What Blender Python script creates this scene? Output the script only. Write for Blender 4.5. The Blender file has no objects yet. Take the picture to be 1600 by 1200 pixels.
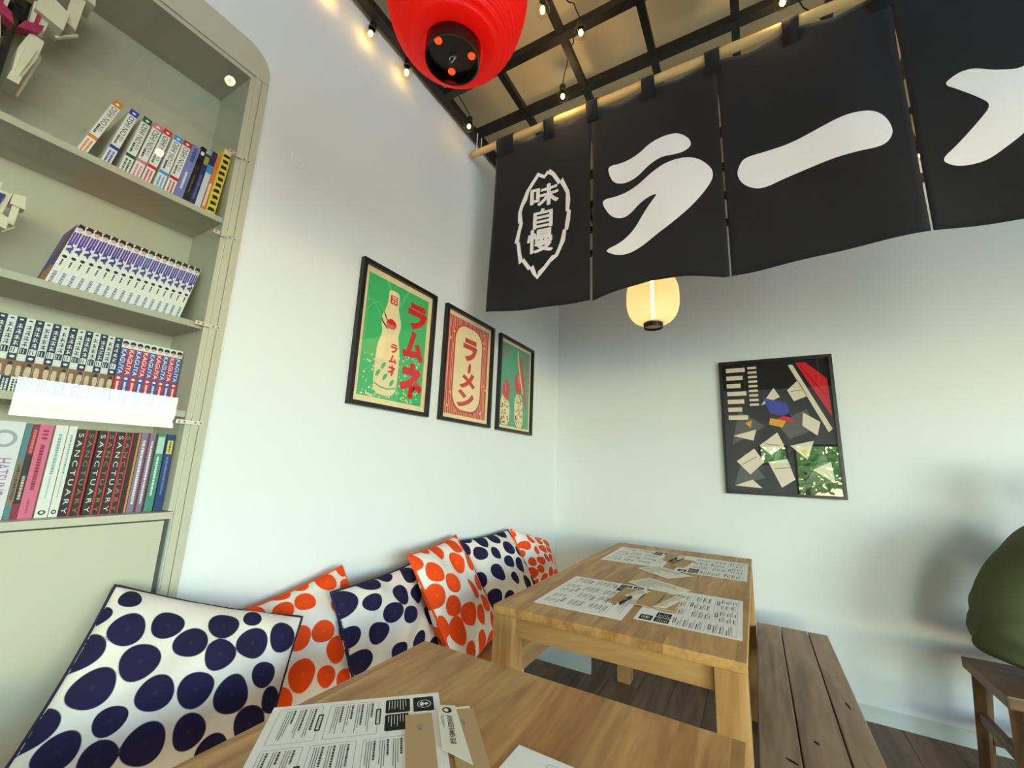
import bpy, bmesh, math, random
import numpy as np
from mathutils import Vector, Matrix
# ---------------------------------------------------------------- camera, sky, light, exposure
SC = bpy.context.scene
COL = SC.collection
H, D, XL, CEIL = 1.21, 3.035, -1.341, 3.23          # camera height, back wall, left wall, ceiling
XR, YF = 4.2, -5.0                                   # right wall, street front
F_PX, YAW, PITCH, ROLL = 647.75, -0.52842, 0.19514, 0.03863
_f = Vector((math.sin(YAW)*math.cos(PITCH), math.cos(YAW)*math.cos(PITCH), math.sin(PITCH)))
_r = _f.cross(Vector((0, 0, 1))).normalized(); _u = _r.cross(_f)
CR = math.cos(ROLL)*_r + math.sin(ROLL)*_u
CU = -math.sin(ROLL)*_r + math.cos(ROLL)*_u
CAM = Vector((0, 0, H))
cd = bpy.data.cameras.new('camera'); cam = bpy.data.objects.new('camera', cd); COL.objects.link(cam)
cd.sensor_fit = 'HORIZONTAL'; cd.sensor_width = 36.0; cd.lens = F_PX/1600*36.0; cd.clip_start = 0.02
cam.matrix_world = Matrix(((CR.x, CU.x, -_f.x, 0), (CR.y, CU.y, -_f.y, 0), (CR.z, CU.z, -_f.z, H), (0, 0, 0, 1)))
SC.camera = cam
def ray(x, y): return _f + CR*((x-800)/F_PX) - CU*((y-600)/F_PX)
def onX(x, y, X): d = ray(x, y); return CAM + d*(X/d.x)
def onY(x, y, Y): d = ray(x, y); return CAM + d*(Y/d.y)
def onZ(x, y, Z): d = ray(x, y); return CAM + d*((Z-H)/d.z)

w = bpy.data.worlds.new('sky'); SC.world = w; w.use_nodes = True
_n = w.node_tree.nodes; _bg = _n['Background']
_sky = _n.new('ShaderNodeTexSky'); _sky.sky_type = 'NISHITA'; _sky.sun_disc = False
_sky.sun_elevation = math.radians(48); _sky.sun_rotation = math.radians(200); _sky.air_density = 1.4; _sky.dust_density = .4; _sky.ozone_density = 2.5
w.node_tree.links.new(_sky.outputs[0], _bg.inputs[0]); _bg.inputs[1].default_value = SKY_STRENGTH = 1.0
def portal(loc, rot, sx, sy):
    l = bpy.data.lights.new('window_portal', 'AREA'); l.shape = 'RECTANGLE'; l.size = sx; l.size_y = sy
    l.cycles.is_portal = True
    o = bpy.data.objects.new('window_portal', l); COL.objects.link(o); o.location = loc; o.rotation_euler = rot
V = SC.view_settings
SC.display_settings.display_device = 'sRGB'
V.view_transform = 'Standard'; V.look = 'None'; V.gamma = 1.0; V.use_curve_mapping = False
V.exposure = 1.84
cy = SC.cycles
cy.use_denoising = True; cy.max_bounces = 10; cy.diffuse_bounces = 6; cy.glossy_bounces = 4; cy.transmission_bounces = 6
cy.transparent_max_bounces = 16; cy.sample_clamp_indirect = 6.0; cy.caustics_reflective = False; cy.caustics_refractive = False
R = math.radians
RND = random.Random(7)

# ---------------------------------------------------------------- materials
MATS = {}
def lin(c):
    return tuple((v/12.92 if v <= .04045 else ((v+.055)/1.055)**2.4) for v in c)
def rgb(r, g, b): return lin((r/255, g/255, b/255))
def pm(name, col, rough=.6, spec=.4, metal=0, emit=None, es=0, bump=0, bscale=200, coat=0, trans=0, sheen=0):
    if name in MATS: return MATS[name]
    m = bpy.data.materials.new(name); m.use_nodes = True; MATS[name] = m
    b = m.node_tree.nodes['Principled BSDF']
    b.inputs['Base Color'].default_value = (*col, 1); b.inputs['Roughness'].default_value = rough
    b.inputs['Specular IOR Level'].default_value = spec; b.inputs['Metallic'].default_value = metal
    if coat: b.inputs['Coat Weight'].default_value = coat; b.inputs['Coat Roughness'].default_value = .05
    if sheen: b.inputs['Sheen Weight'].default_value = sheen
    if emit: b.inputs['Emission Color'].default_value = (*emit, 1); b.inputs['Emission Strength'].default_value = es
    if bump:
        N = m.node_tree.nodes; L = m.node_tree.links
        tc = N.new('ShaderNodeTexCoord'); nz = N.new('ShaderNodeTexNoise'); bp = N.new('ShaderNodeBump')
        nz.inputs['Scale'].default_value = bscale; nz.inputs['Detail'].default_value = 4
        bp.inputs['Strength'].default_value = bump; bp.inputs['Distance'].default_value = .002
        L.new(tc.outputs['Object'], nz.inputs['Vector']); L.new(nz.outputs[0], bp.inputs['Height']); L.new(bp.outputs[0], b.inputs['Normal'])
    return m
def wood(name, c1, c2, axis='Y', scale=9, stave=0, rough=.45, vary=False, dark=.25):
    if name in MATS: return MATS[name]
    m = bpy.data.materials.new(name); m.use_nodes = True; MATS[name] = m
    N = m.node_tree.nodes; L = m.node_tree.links; b = N['Principled BSDF']
    tc = N.new('ShaderNodeTexCoord'); mp = N.new('ShaderNodeMapping')
    s = [scale, scale, scale]; s['XYZ'.index(axis)] = scale*.12
    mp.inputs['Scale'].default_value = s
    L.new(tc.outputs['Object'], mp.inputs['Vector'])
    vec = mp.outputs[0]
    cross = 'Y' if axis == 'X' else 'X'
    shift = None
    if stave or vary:
        if stave:
            sx = N.new('ShaderNodeSeparateXYZ'); L.new(tc.outputs['Object'], sx.inputs[0])
            dv = N.new('ShaderNodeMath'); dv.operation = 'DIVIDE'; dv.inputs[1].default_value = stave; L.new(sx.outputs[cross], dv.inputs[0])
            fl = N.new('ShaderNodeMath'); fl.operation = 'FLOOR'; L.new(dv.outputs[0], fl.inputs[0])
            wn = N.new('ShaderNodeTexWhiteNoise'); wn.noise_dimensions = '1D'; L.new(fl.outputs[0], wn.inputs['W']); shift = wn.outputs['Value']
        else:
            oi = N.new('ShaderNodeObjectInfo'); shift = oi.outputs['Random']
        ml = N.new('ShaderNodeMath'); ml.operation = 'MULTIPLY'; ml.inputs[1].default_value = 37.0; L.new(shift, ml.inputs[0])
        ad = N.new('ShaderNodeVectorMath'); ad.operation = 'ADD'; L.new(vec, ad.inputs[0]); L.new(ml.outputs[0], ad.inputs[1]); vec = ad.outputs[0]
    nz = N.new('ShaderNodeTexNoise'); nz.inputs['Scale'].default_value = 1.0; nz.inputs['Detail'].default_value = 7; nz.inputs['Distortion'].default_value = 1.1
    L.new(vec, nz.inputs['Vector'])
    mu = N.new('ShaderNodeMath'); mu.operation = 'MULTIPLY'; mu.inputs[1].default_value = 7.0; L.new(nz.outputs[0], mu.inputs[0])
    fr = N.new('ShaderNodeMath'); fr.operation = 'PINGPONG'; fr.inputs[1].default_value = 1.0; L.new(mu.outputs[0], fr.inputs[0])
    fn = N.new('ShaderNodeTexNoise'); fn.inputs['Scale'].default_value = 9.0; fn.inputs['Detail'].default_value = 3; L.new(vec, fn.inputs['Vector'])
    mx = N.new('ShaderNodeMath'); mx.operation = 'MULTIPLY_ADD'; mx.inputs[1].default_value = .45; L.new(fr.outputs[0], mx.inputs[0])
    mf = N.new('ShaderNodeMath'); mf.operation = 'MULTIPLY'; mf.inputs[1].default_value = .6; L.new(fn.outputs[0], mf.inputs[0]); L.new(mf.outputs[0], mx.inputs[2])
    cr = N.new('ShaderNodeValToRGB'); cr.color_ramp.elements[0].position = .15; cr.color_ramp.elements[1].position = .85
    cr.color_ramp.elements[0].color = (*c1, 1); cr.color_ramp.elements[1].color = (*c2, 1); L.new(mx.outputs[0], cr.inputs[0])
    out = cr.outputs[0]
    if shift is not None:
        hs = N.new('ShaderNodeHueSaturation'); mr = N.new('ShaderNodeMapRange'); mr.inputs['To Min'].default_value = 1-dark; mr.inputs['To Max'].default_value = 1+dark*.6
        L.new(shift, mr.inputs['Value']); L.new(mr.outputs[0], hs.inputs['Value']); L.new(out, hs.inputs['Color']); out = hs.outputs[0]
    L.new(out, b.inputs['Base Color']); b.inputs['Roughness'].default_value = rough
    bp = N.new('ShaderNodeBump'); bp.inputs['Strength'].default_value = .12; bp.inputs['Distance'].default_value = .002
    L.new(mx.outputs[0], bp.inputs['Height']); L.new(bp.outputs[0], b.inputs['Normal'])
    return m
def glass(name, tint=(1, 1, 1), ior=1.45, gloss=1.0):
    if name in MATS: return MATS[name]
    m = bpy.data.materials.new(name); m.use_nodes = True; MATS[name] = m
    N = m.node_tree.nodes; L = m.node_tree.links; N.remove(N['Principled BSDF'])
    t = N.new('ShaderNodeBsdfTransparent'); t.inputs[0].default_value = (*tint, 1)
    g = N.new('ShaderNodeBsdfGlossy'); g.inputs['Roughness'].default_value = .0; g.inputs[0].default_value = (gloss, gloss, gloss, 1)
    f0 = ((ior-1)/(ior+1))**2      # Schlick reflectance, the same from both sides of the pane
    lw = N.new('ShaderNodeLayerWeight'); lw.inputs[0].default_value = .5
    pw = N.new('ShaderNodeMath'); pw.operation = 'POWER'; pw.inputs[1].default_value = 5; L.new(lw.outputs['Facing'], pw.inputs[0])
    fr = N.new('ShaderNodeMath'); fr.operation = 'MULTIPLY_ADD'; fr.inputs[1].default_value = 1-f0; fr.inputs[2].default_value = f0; L.new(pw.outputs[0], fr.inputs[0])
    mx = N.new('ShaderNodeMixShader'); L.new(fr.outputs[0], mx.inputs[0]); L.new(t.outputs[0], mx.inputs[1]); L.new(g.outputs[0], mx.inputs[2])
    L.new(mx.outputs[0], N['Material Output'].inputs[0])
    return m
def emis(name, col, s):
    if name in MATS: return MATS[name]
    m = bpy.data.materials.new(name); m.use_nodes = True; MATS[name] = m
    b = m.node_tree.nodes['Principled BSDF']; b.inputs['Base Color'].default_value = (*col, 1)
    b.inputs['Emission Color'].default_value = (*col, 1); b.inputs['Emission Strength'].default_value = s
    return m
def paper_lantern(name, col, es, rough=.7):
    if name in MATS: return MATS[name]
    m = bpy.data.materials.new(name); m.use_nodes = True; MATS[name] = m
    N = m.node_tree.nodes; L = m.node_tree.links; b = N['Principled BSDF']
    b.inputs['Base Color'].default_value = (*col, 1); b.inputs['Roughness'].default_value = rough
    tr = N.new('ShaderNodeBsdfTranslucent'); tr.inputs[0].default_value = (*col, 1)
    mx = N.new('ShaderNodeMixShader'); mx.inputs[0].default_value = .5
    L.new(b.outputs[0], mx.inputs[1]); L.new(tr.outputs[0], mx.inputs[2])
    tp = N.new('ShaderNodeBsdfTransparent'); m2 = N.new('ShaderNodeMixShader'); m2.inputs[0].default_value = es
    L.new(mx.outputs[0], m2.inputs[1]); L.new(tp.outputs[0], m2.inputs[2]); L.new(m2.outputs[0], N['Material Output'].inputs[0])
    return m

# ---------------------------------------------------------------- mesh helpers
def box(x0, x1, y0, y1, z0, z1):
    v = [(x0,y0,z0),(x1,y0,z0),(x1,y1,z0),(x0,y1,z0),(x0,y0,z1),(x1,y0,z1),(x1,y1,z1),(x0,y1,z1)]
    f = [(0,3,2,1),(4,5,6,7),(0,1,5,4),(1,2,6,5),(2,3,7,6),(3,0,4,7)]
    return v, f
def join(*ms):
    V_, F_ = [], []
    for v, f in ms:
        n = len(V_); V_ += [tuple(p) for p in v]; F_ += [tuple(i+n for i in q) for q in f]
    return V_, F_
def tube(pts, r, n=8, cap=True):
    pts = [Vector(p) for p in pts]; V_, F_ = [], []
    rs = r if isinstance(r, (list, tuple)) else [r]*len(pts)
    prev = None
    for i, p in enumerate(pts):
        t = (pts[min(i+1, len(pts)-1)] - pts[max(i-1, 0)]).normalized()
        a = prev if prev is not None else (Vector((0,0,1)) if abs(t.z) < .9 else Vector((1,0,0)))
        a = (a - t*a.dot(t)).normalized(); b = t.cross(a); prev = a
        for k in range(n):
            q = 2*math.pi*k/n; V_.append(tuple(p + (a*math.cos(q)+b*math.sin(q))*rs[i]))
    for i in range(len(pts)-1):
        for k in range(n):
            k2 = (k+1) % n; F_.append((i*n+k, i*n+k2, (i+1)*n+k2, (i+1)*n+k))
    if cap: F_.append(tuple(range(n-1, -1, -1))); F_.append(tuple((len(pts)-1)*n+k for k in range(n)))
    return V_, F_
def lathe(prof, n=32, c=(0, 0, 0), closed=False):
    V_, F_ = [], []
    for r, z in prof:
        for k in range(n):
            a = 2*math.pi*k/n; V_.append((c[0]+r*math.cos(a), c[1]+r*math.sin(a), c[2]+z))
    for i in range(len(prof)-1):
        for k in range(n):
            k2 = (k+1) % n; F_.append((i*n+k, i*n+k2, (i+1)*n+k2, (i+1)*n+k))
    return V_, F_
def disc(c, r, n=20, axis='Z'):
    V_ = []
    for k in range(n):
        a = 2*math.pi*k/n; ca, sa = r*math.cos(a), r*math.sin(a)
        V_.append({'Z': (c[0]+ca, c[1]+sa, c[2]), 'Y': (c[0]+ca, c[1], c[2]+sa), 'X': (c[0], c[1]+ca, c[2]+sa)}[axis])
    return V_, [tuple(range(n))]
def make(name, mesh, mat, parent=None, smooth=False, bevel=0, loc=None, auto=False):
    """mesh is (verts, faces) in the parent's local frame"""
    if isinstance(mesh, bpy.types.Mesh): me = mesh
    else:
        me = bpy.data.meshes.new(name); me.from_pydata([tuple(p) for p in mesh[0]], [], mesh[1]); me.update()
        if bevel:
            bm = bmesh.new(); bm.from_mesh(me)
            bmesh.ops.bevel(bm, geom=bm.edges[:], offset=bevel, segments=2, affect='EDGES', profile=.6)
            bm.to_mesh(me); bm.free()
        if mat: me.materials.append(mat)
        if smooth: me.shade_smooth()
    o = bpy.data.objects.new(name, me); COL.objects.link(o)
    if parent: o.parent = parent
    if loc: o.location = loc
    return o
def tag(o, label=None, cat=None, group=None, kind=None):
    if label: o['label'] = label
    if cat: o['category'] = cat
    if group: o['group'] = group
    if kind: o['kind'] = kind
    return o
def thing(name, label, cat, loc=(0, 0, 0), rot=(0, 0, 0), group=None):
    o = bpy.data.objects.new(name, None); COL.objects.link(o); o.location = loc; o.rotation_euler = rot
    o.empty_display_size = .05
    return tag(o, label, cat, group)
def off(mesh, d): return [(p[0]-d[0], p[1]-d[1], p[2]-d[2]) for p in mesh[0]], mesh[1]
_TXT = {}
def text2d(s, bold=0):
    """glyph outlines of s, baseline at 0, size 1 -> (verts2d, faces, xmin, xmax, ymin, ymax)"""
    k = (s, bold)
    if k in _TXT: return _TXT[k]
    c = bpy.data.curves.new('t', 'FONT'); c.body = s; c.size = 1; c.dimensions = '2D'; c.fill_mode = 'FRONT'; c.offset = bold; c.resolution_u = 3
    o = bpy.data.objects.new('t', c); COL.objects.link(o)
    dg = bpy.context.evaluated_depsgraph_get(); e = o.evaluated_get(dg); me = e.to_mesh()
    v = [(p.co.x, p.co.y) for p in me.vertices]; f = [tuple(q.vertices) for q in me.polygons]; e.to_mesh_clear()
    bpy.data.objects.remove(o); bpy.data.curves.remove(c)
    xs = [p[0] for p in v]; ys = [p[1] for p in v]
    _TXT[k] = (v, f, min(xs), max(xs), min(ys), max(ys)); return _TXT[k]
def text_in(s, x0, x1, y0, y1, bold=0, rot=0):
    """fit the text into a 2D rectangle; rot=-90 reads top to bottom"""
    v, f, a, b, c, d = text2d(s, bold)
    out = []
    for x, y in v:
        u, t = (x-a)/(b-a), (y-c)/(d-c)
        out.append((x0+u*(x1-x0), y0+t*(y1-y0)) if not rot else (x0+t*(x1-x0), y1-u*(y1-y0)))
    return out, f
def poly2d(pts, smooth=0):
    """filled polygon from an outline, optionally rounded by Chaikin cuts"""
    p = [tuple(q) for q in pts]
    for _ in range(smooth):
        q = []
        for i in range(len(p)):
            a, b = p[i], p[(i+1) % len(p)]
            q += [(a[0]*.75+b[0]*.25, a[1]*.75+b[1]*.25), (a[0]*.25+b[0]*.75, a[1]*.25+b[1]*.75)]
        p = q
    from mathutils.geometry import tessellate_polygon
    t = tessellate_polygon([[Vector((a, b, 0)) for a, b in p]])
    return p, [tuple(x) for x in t]
def rect2d(x0, x1, y0, y1): return [(x0,y0),(x1,y0),(x1,y1),(x0,y1)], [(0,1,2,3)]
def rrect2d(x0, x1, y0, y1, r, n=5):
    p = []
    for cx, cy, a0 in ((x1-r,y1-r,0),(x0+r,y1-r,90),(x0+r,y0+r,180),(x1-r,y0+r,270)):
        for k in range(n+1):
            a = R(a0+90*k/n); p.append((cx+r*math.cos(a), cy+r*math.sin(a)))
    return p, [tuple(range(len(p)))]
def ring2d(outer, inner):
    n = len(outer); return list(outer)+list(inner), [(i, (i+1) % n, n+(i+1) % n, n+i) for i in range(n)]
def circ2d(x, y, r, n=16, ry=None):
    ry = ry or r; return [(x+r*math.cos(2*math.pi*k/n), y+ry*math.sin(2*math.pi*k/n)) for k in range(n)], [tuple(range(n))]
def stroke2d(pts, w):
    """a band of width w along a polyline"""
    P = [Vector((a, b)) for a, b in pts]; L_, R_ = [], []
    for i, p in enumerate(P):
        t = (P[min(i+1, len(P)-1)]-P[max(i-1, 0)]).normalized(); n = Vector((-t.y, t.x))
        wi = w[i] if isinstance(w, (list, tuple)) else w
        L_.append(tuple(p+n*wi/2)); R_.append(tuple(p-n*wi/2))
    n = len(P); return L_+R_, [(i, i+1, n+i+1, n+i) for i in range(n-1)]
def lift(m2, fn): return [fn(*p) for p in m2[0]], m2[1]
def flip_up(mesh):
    return mesh

# ---------------------------------------------------------------- shared materials
M_wall = pm('wall_plaster', rgb(226, 229, 228), .55, .3, bump=.08, bscale=35)
M_ceil = pm('ceiling_plaster', rgb(224, 204, 164), .8, .2, bump=.1, bscale=30)
M_base = pm('baseboard_paint', rgb(204, 210, 202), .5)
M_cab = pm('cabinet_lacquer', rgb(188, 185, 163), .5, .35)
M_blackmetal = pm('black_steel', rgb(24, 22, 20), .5, .4, bump=.05, bscale=120)
M_black = pm('black_plastic', rgb(14, 14, 15), .4)
M_steel = pm('steel', rgb(190, 190, 188), .3, .5, metal=1)
M_oak = wood('oak_table', rgb(158, 102, 46), rgb(212, 164, 98), 'Y', 8, stave=.085, rough=.5, dark=.12)
M_oakx = wood('oak_apron', rgb(158, 106, 54), rgb(205, 158, 96), 'X', 7, rough=.45)
M_oakz = wood('oak_leg', rgb(156, 108, 58), rgb(204, 160, 100), 'Z', 7, rough=.45)
M_bench = wood('bench_wood', rgb(112, 84, 60), rgb(172, 140, 108), 'Y', 6, rough=.5, vary=True, dark=.14)
M_benchz = wood('bench_leg_wood', rgb(96, 72, 50), rgb(140, 108, 78), 'Z', 6, rough=.5)
M_floor = wood('floor_oak', rgb(88, 62, 44), rgb(134, 100, 72), 'Y', 5, rough=.5, vary=True, dark=.22)
M_seat = wood('banquette_wood', rgb(166, 118, 72), rgb(196, 148, 98), 'Y', 5, rough=.5)
M_panel = pm('banquette_panel', rgb(196, 196, 190), .6)
M_frame = pm('picture_frame_black', rgb(20, 19, 18), .35, .5)
M_glass = glass('clear_glass')
M_cabglass = glass('cabinet_glass', (.97, .985, .98), 1.45, .75)
M_paper = pm('menu_paper', rgb(252, 249, 244), .7, .2)
M_kraft = pm('kraft_paper', rgb(196, 164, 122), .8, .15, bump=.1, bscale=400)
M_ink = pm('black_ink', rgb(30, 28, 28), .7, .2)
M_grey = pm('grey_ink', rgb(128, 124, 122), .8, .2)
M_darkgrey = pm('dark_grey_ink', rgb(80, 77, 76), .8, .2)
M_white = pm('white_print', rgb(245, 242, 236), .7, .2)
M_cream = pm('cream_card', rgb(240, 234, 214), .7, .2)
# ---------------------------------------------------------------- room shell
def wall_with_holes(axis, at, thick, a0, a1, z0, z1, holes):
    """boxes around rectangular openings (a-range, z-range) of a wall; axis is the wall's normal"""
    cuts = sorted({a0, a1, *[h[0] for h in holes], *[h[1] for h in holes]}); ms = []
    for p, q in zip(cuts[:-1], cuts[1:]):
        zs = sorted([(h[2], h[3]) for h in holes if h[0] <= p and h[1] >= q]); z = z0
        for lo, hi in zs + [(z1, z1)]:
            if lo > z+1e-6:
                ms.append(box(at, at+thick, p, q, z, lo) if axis == 'X' else box(p, q, at, at+thick, z, lo))
            z = hi
    return join(*ms)
CAB_Y0, CAB_Y1, NICHE_X = -1.25, .547, -1.53
def structure(name, mesh, mat, **k): return tag(make(name, mesh, mat, **k), kind='structure')
w_l = wall_with_holes('X', XL, -.30, YF, D+.15, 0, CEIL, [(CAB_Y0, CAB_Y1, .0, 2.43)])
structure('wall_left', w_l, M_wall)
structure('wall_back', box(XL-.3, XR+.15, D, D+.15, 0, CEIL), M_wall)
RW = [(1.1, 2.7, 1.5, 2.02), (-3.6, .2, .4, 2.5)]  # second opening is unseen, added to let in more daylight
FW = [(.1, .66, 1.45, 1.9), (.76, 1.6, .3, 1.92), (1.8, 4.0, .25, 2.5)]  # last and widest opening is added, out of view, for stronger daylight
structure('wall_right', wall_with_holes('X', XR, .15, YF, D+.15, 0, CEIL, RW), M_wall)
structure('wall_front', wall_with_holes('Y', YF, -.15, XL-.3, XR+.15, 0, CEIL, FW), M_wall)
structure('ceiling', box(XL-.3, XR+.15, YF-.15, D+.15, CEIL, CEIL+.1), M_ceil)
floor = structure('floor', box(XL-.3, XR+.15, YF-.15, D+.15, -.12, -.012), pm('subfloor', rgb(60, 46, 36), .8))
# floor boards, running towards the back wall
BW = .172; boards = {}
x = XL; row = 0
while x < XR:
    wd = min(BW, XR-x); y = YF - (row*.61 % 1.9); n = 0
    while y < D:
        a, b = max(y, YF), min(y+1.9, D)
        if b-a > .05:
            key = (round(wd, 3), round(b-a, 3))
            if key not in boards:
                me = make('board', box(.0012, wd-.0012, .0012, b-a-.0012, -.012, 0), M_floor, floor, bevel=.0008); boards[key] = me.data; o = me
            else: o = make('board', boards[key], None, floor)
            o.location = (x, a, 0)
        y += 1.9
    x += BW; row += 1
structure('baseboard_back', join(box(XL+.011, XR, D-.012, D, 0, .066), box(XL+.011, XR, D-.009, D, .066, .07)), M_base)
structure('baseboard_left', box(XL, XL+.011, .60, D-.0, 0, .07), M_base)
structure('baseboard_right', box(XR-.012, XR, YF, D-.012, 0, .07), M_base)
# windows: frame and pane, also around the two openings added for daylight
def window(n, axis, at, a0, a1, z0, z1, mull=1):
    fr = []
    fw = .045
    def bx(a, b, c, d): return box(at-.03, at+.03, a, b, c, d) if axis == 'X' else box(a, b, at-.03, at+.03, c, d)
    fr += [bx(a0, a0+fw, z0, z1), bx(a1-fw, a1, z0, z1), bx(a0+fw, a1-fw, z0, z0+fw), bx(a0+fw, a1-fw, z1-fw, z1)]
    o = structure('window_%d' % n, join(*fr), M_blackmetal)
    for k in range(1, mull+1):
        c = a0+(a1-a0)*k/(mull+1); make('mullion', bx(c-.02, c+.02, z0+fw, z1-fw), M_blackmetal, o)
    pane = box(at-.003, at+.003, a0+fw, a1-fw, z0+fw, z1-fw) if axis == 'X' else box(a0+fw, a1-fw, at-.003, at+.003, z0+fw, z1-fw)
    make('pane', pane, glass('window_glass', (.97, .99, .98), 1.2), o)
    cz, ca = (z0+z1)/2, (a0+a1)/2
    if axis == 'X': portal((at+.06, ca, cz), (0, R(90), 0), z1-z0, a1-a0)
    else: portal((ca, at-.06, cz), (R(90), 0, 0), a1-a0, z1-z0)
k = 1
for a in RW: window(k, 'X', XR+.08, *a, mull=0 if k == 1 else 2); k += 1
for i, a in enumerate(FW): window(k, 'Y', YF-.08, *a, mull=(0, 0, 2)[i]); k += 1
structure('ground', box(-25, 30, -30, 25, -.3, -.14), pm('pavement', rgb(186, 184, 178), .9, bump=.2, bscale=20))
# trees outside the street front, seen mirrored in the poster glass
def tree(loc, hgt, rad, label, seed):
    rr = random.Random(seed)
    t = thing('street_tree', label, 'tree', loc, group='trees on the street')
    make('trunk', tube([(0, 0, 0), (.03, .02, hgt*.3), (-.02, 0, hgt*.55), (.02, .02, hgt*.8)], [.12, .1, .08, .04], 8), pm('bark', rgb(88, 72, 58), .9), t, smooth=True)
    V_, F_ = [], []
    for _ in range(1100):
        d = Vector((rr.gauss(0, 1), rr.gauss(0, 1), rr.gauss(0, 1))).normalized()*rad*(rr.random()**.4)
        c = Vector((0, 0, hgt*.68)) + Vector((d.x, d.y, d.z*.75))
        a = Vector((rr.gauss(0, 1), rr.gauss(0, 1), rr.gauss(0, 1))).normalized(); b = a.orthogonal().normalized(); s = .09+.07*rr.random()
        n = len(V_); V_ += [tuple(c-a*s), tuple(c+b*s*.5), tuple(c+a*s), tuple(c-b*s*.5)]; F_.append((n, n+1, n+2, n+3))
    f = make('foliage', (V_, F_), pm('leaf_green', rgb(176, 208, 112), .6), t); f['kind'] = 'stuff'
tree((1.3, -9.0, -.14), 2.7, 1.35, 'bushy green street tree opposite the narrow shop window', 1)
tree((5.4, -9.6, -.14), 3.6, 1.7, 'taller green street tree opposite the wide added window', 2)

# ---------------------------------------------------------------- built-in display cabinet in the left wall
cab = thing('display_cabinet', 'grey-green built-in wall cabinet with glazed open shelves above plain doors', 'cabinet', (XL, -.35, 0))
cl = lambda m: off(m, (XL, -.35, 0))
CX = XL   # front plane
make('back_panel', cl(box(NICHE_X-.015, NICHE_X, CAB_Y0, CAB_Y1, 1.0, 2.43)), M_cab, cab)
for y0 in (CAB_Y0, CAB_Y1-.012): make('side_panel', cl(box(NICHE_X, CX, y0, y0+.012, 1.06, 2.418)), M_cab, cab)
make('top_panel', cl(box(NICHE_X, CX, CAB_Y0, CAB_Y1, 2.418, 2.43)), M_cab, cab)
SHELF = [1.913, 1.578, 1.325]
for z in SHELF: make('shelf', cl(box(NICHE_X, CX-.006, CAB_Y0+.0125, CAB_Y1-.0125, z-.018, z)), M_cab, cab, bevel=.0015)
make('base_shelf', cl(box(NICHE_X, CX+.004, CAB_Y0, CAB_Y1-.0005, 1.04, 1.058)), M_cab, cab, bevel=.0015)
# face frame: rounded header plate, inner stile and outer strip
def header():
    y0, y1, z0, z1, r = CAB_Y0-.04, .588, 2.4305, 2.538, .085
    p = [(y0, z0), (y1, z0), (y1, z1-r)]
    for k in range(1, 9): a = R(90*k/8); p.append((y1-r+r*math.cos(a), z1-r+r*math.sin(a)))
    for k in range(0, 9): a = R(90+90*k/8); p.append((y0+r+r*math.cos(a), z1-r+r*math.sin(a)))
    n = len(p); V_ = [(CX+.0005, a, b) for a, b in p]+[(CX+.007, a, b) for a, b in p]
    return V_, [tuple(range(n-1, -1, -1)), tuple(range(n, 2*n))]+[(i, (i+1) % n, n+(i+1) % n, n+i) for i in range(n)]
make('header', cl(header()), M_cab, cab)
make('stile', cl(box(CX+.0005, CX+.006, .5475, .5655, .46, 2.43)), M_cab, cab, bevel=.001)
make('edge_strip', cl(box(CX+.0005, CX+.0065, .567, .588, .46, 2.4295)), M_cab, cab, bevel=.001)
make('sealant_bead', cl(box(CX+.0004, CX+.003, .5882, .5908, .46, 2.45)), M_white, cab)
# base: doors below the glazed part
for y0, y1 in ((-.03, .5305), (-.615, -.036), (-1.2, -.621)):
    make('door', cl(box(CX-.016, CX+.001, y0, y1, .47, 1.0365)), M_cab, cab, bevel=.001)
make('base_carcass', cl(box(NICHE_X, CX-.0165, CAB_Y0, CAB_Y1, .46, 1.04)), pm('cabinet_shadow_gap', rgb(90, 92, 82), .8), cab)
# glass panes and their little screw plates
for y0, y1 in ((-.33, .5465), (-1.2, -.334)):
    make('glass_pane', cl(box(CX-.0055, CX-.0015, y0, y1, 1.06, 2.428)), M_cabglass, cab)
for z in (2.127, 1.856, 1.573, 1.294):
    b = make('bracket', cl(join(box(CX+.0066, CX+.0082, .514, .574, z-.0055, z+.0055), lathe([(.0055, 0), (.0055, .0016)], 12))), pm('nickel', rgb(206, 200, 186), .35, metal=.7), cab) if False else \
        make('bracket', cl(box(CX+.0066, CX+.0082, .511, .575, z-.0055, z+.0055)), pm('nickel', rgb(206, 200, 186), .4, metal=.5), cab, bevel=.0007)
    for y in (.518, .530, .556, .569):
        d = disc((CX+.0084, y, z), .0028, 10, 'X'); make('screw', cl(d), pm('screw_dark', rgb(120, 112, 100), .5, metal=.6), b)
structure('trim_1', box(CX-.29, CX-.0, CAB_Y0, CAB_Y1, .0, .46), pm('plinth_grey', rgb(150, 150, 140), .7))

# ---------------------------------------------------------------- banquette along the left wall
bq = thing('banquette_bench', 'long tan wooden wall bench on grey panel supports under the cushions', 'bench', (XL+.2, .85, 0))
bl = lambda m: off(m, (XL+.2, .85, 0))
make('seat', bl(box(XL+.012, -.908, -1.3, D-.02, .412, .45)), M_seat, bq, bevel=.004)
for y in (-1.2, -.2, .9, 1.78, 2.668): make('support_panel', bl(box(XL+.012, -.935, y, y+.02, .0, .412)), M_panel, bq)
make('front_rail', bl(box(-.95, -.93, -1.28, D-.04, .345, .412)), M_seat, bq)

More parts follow.
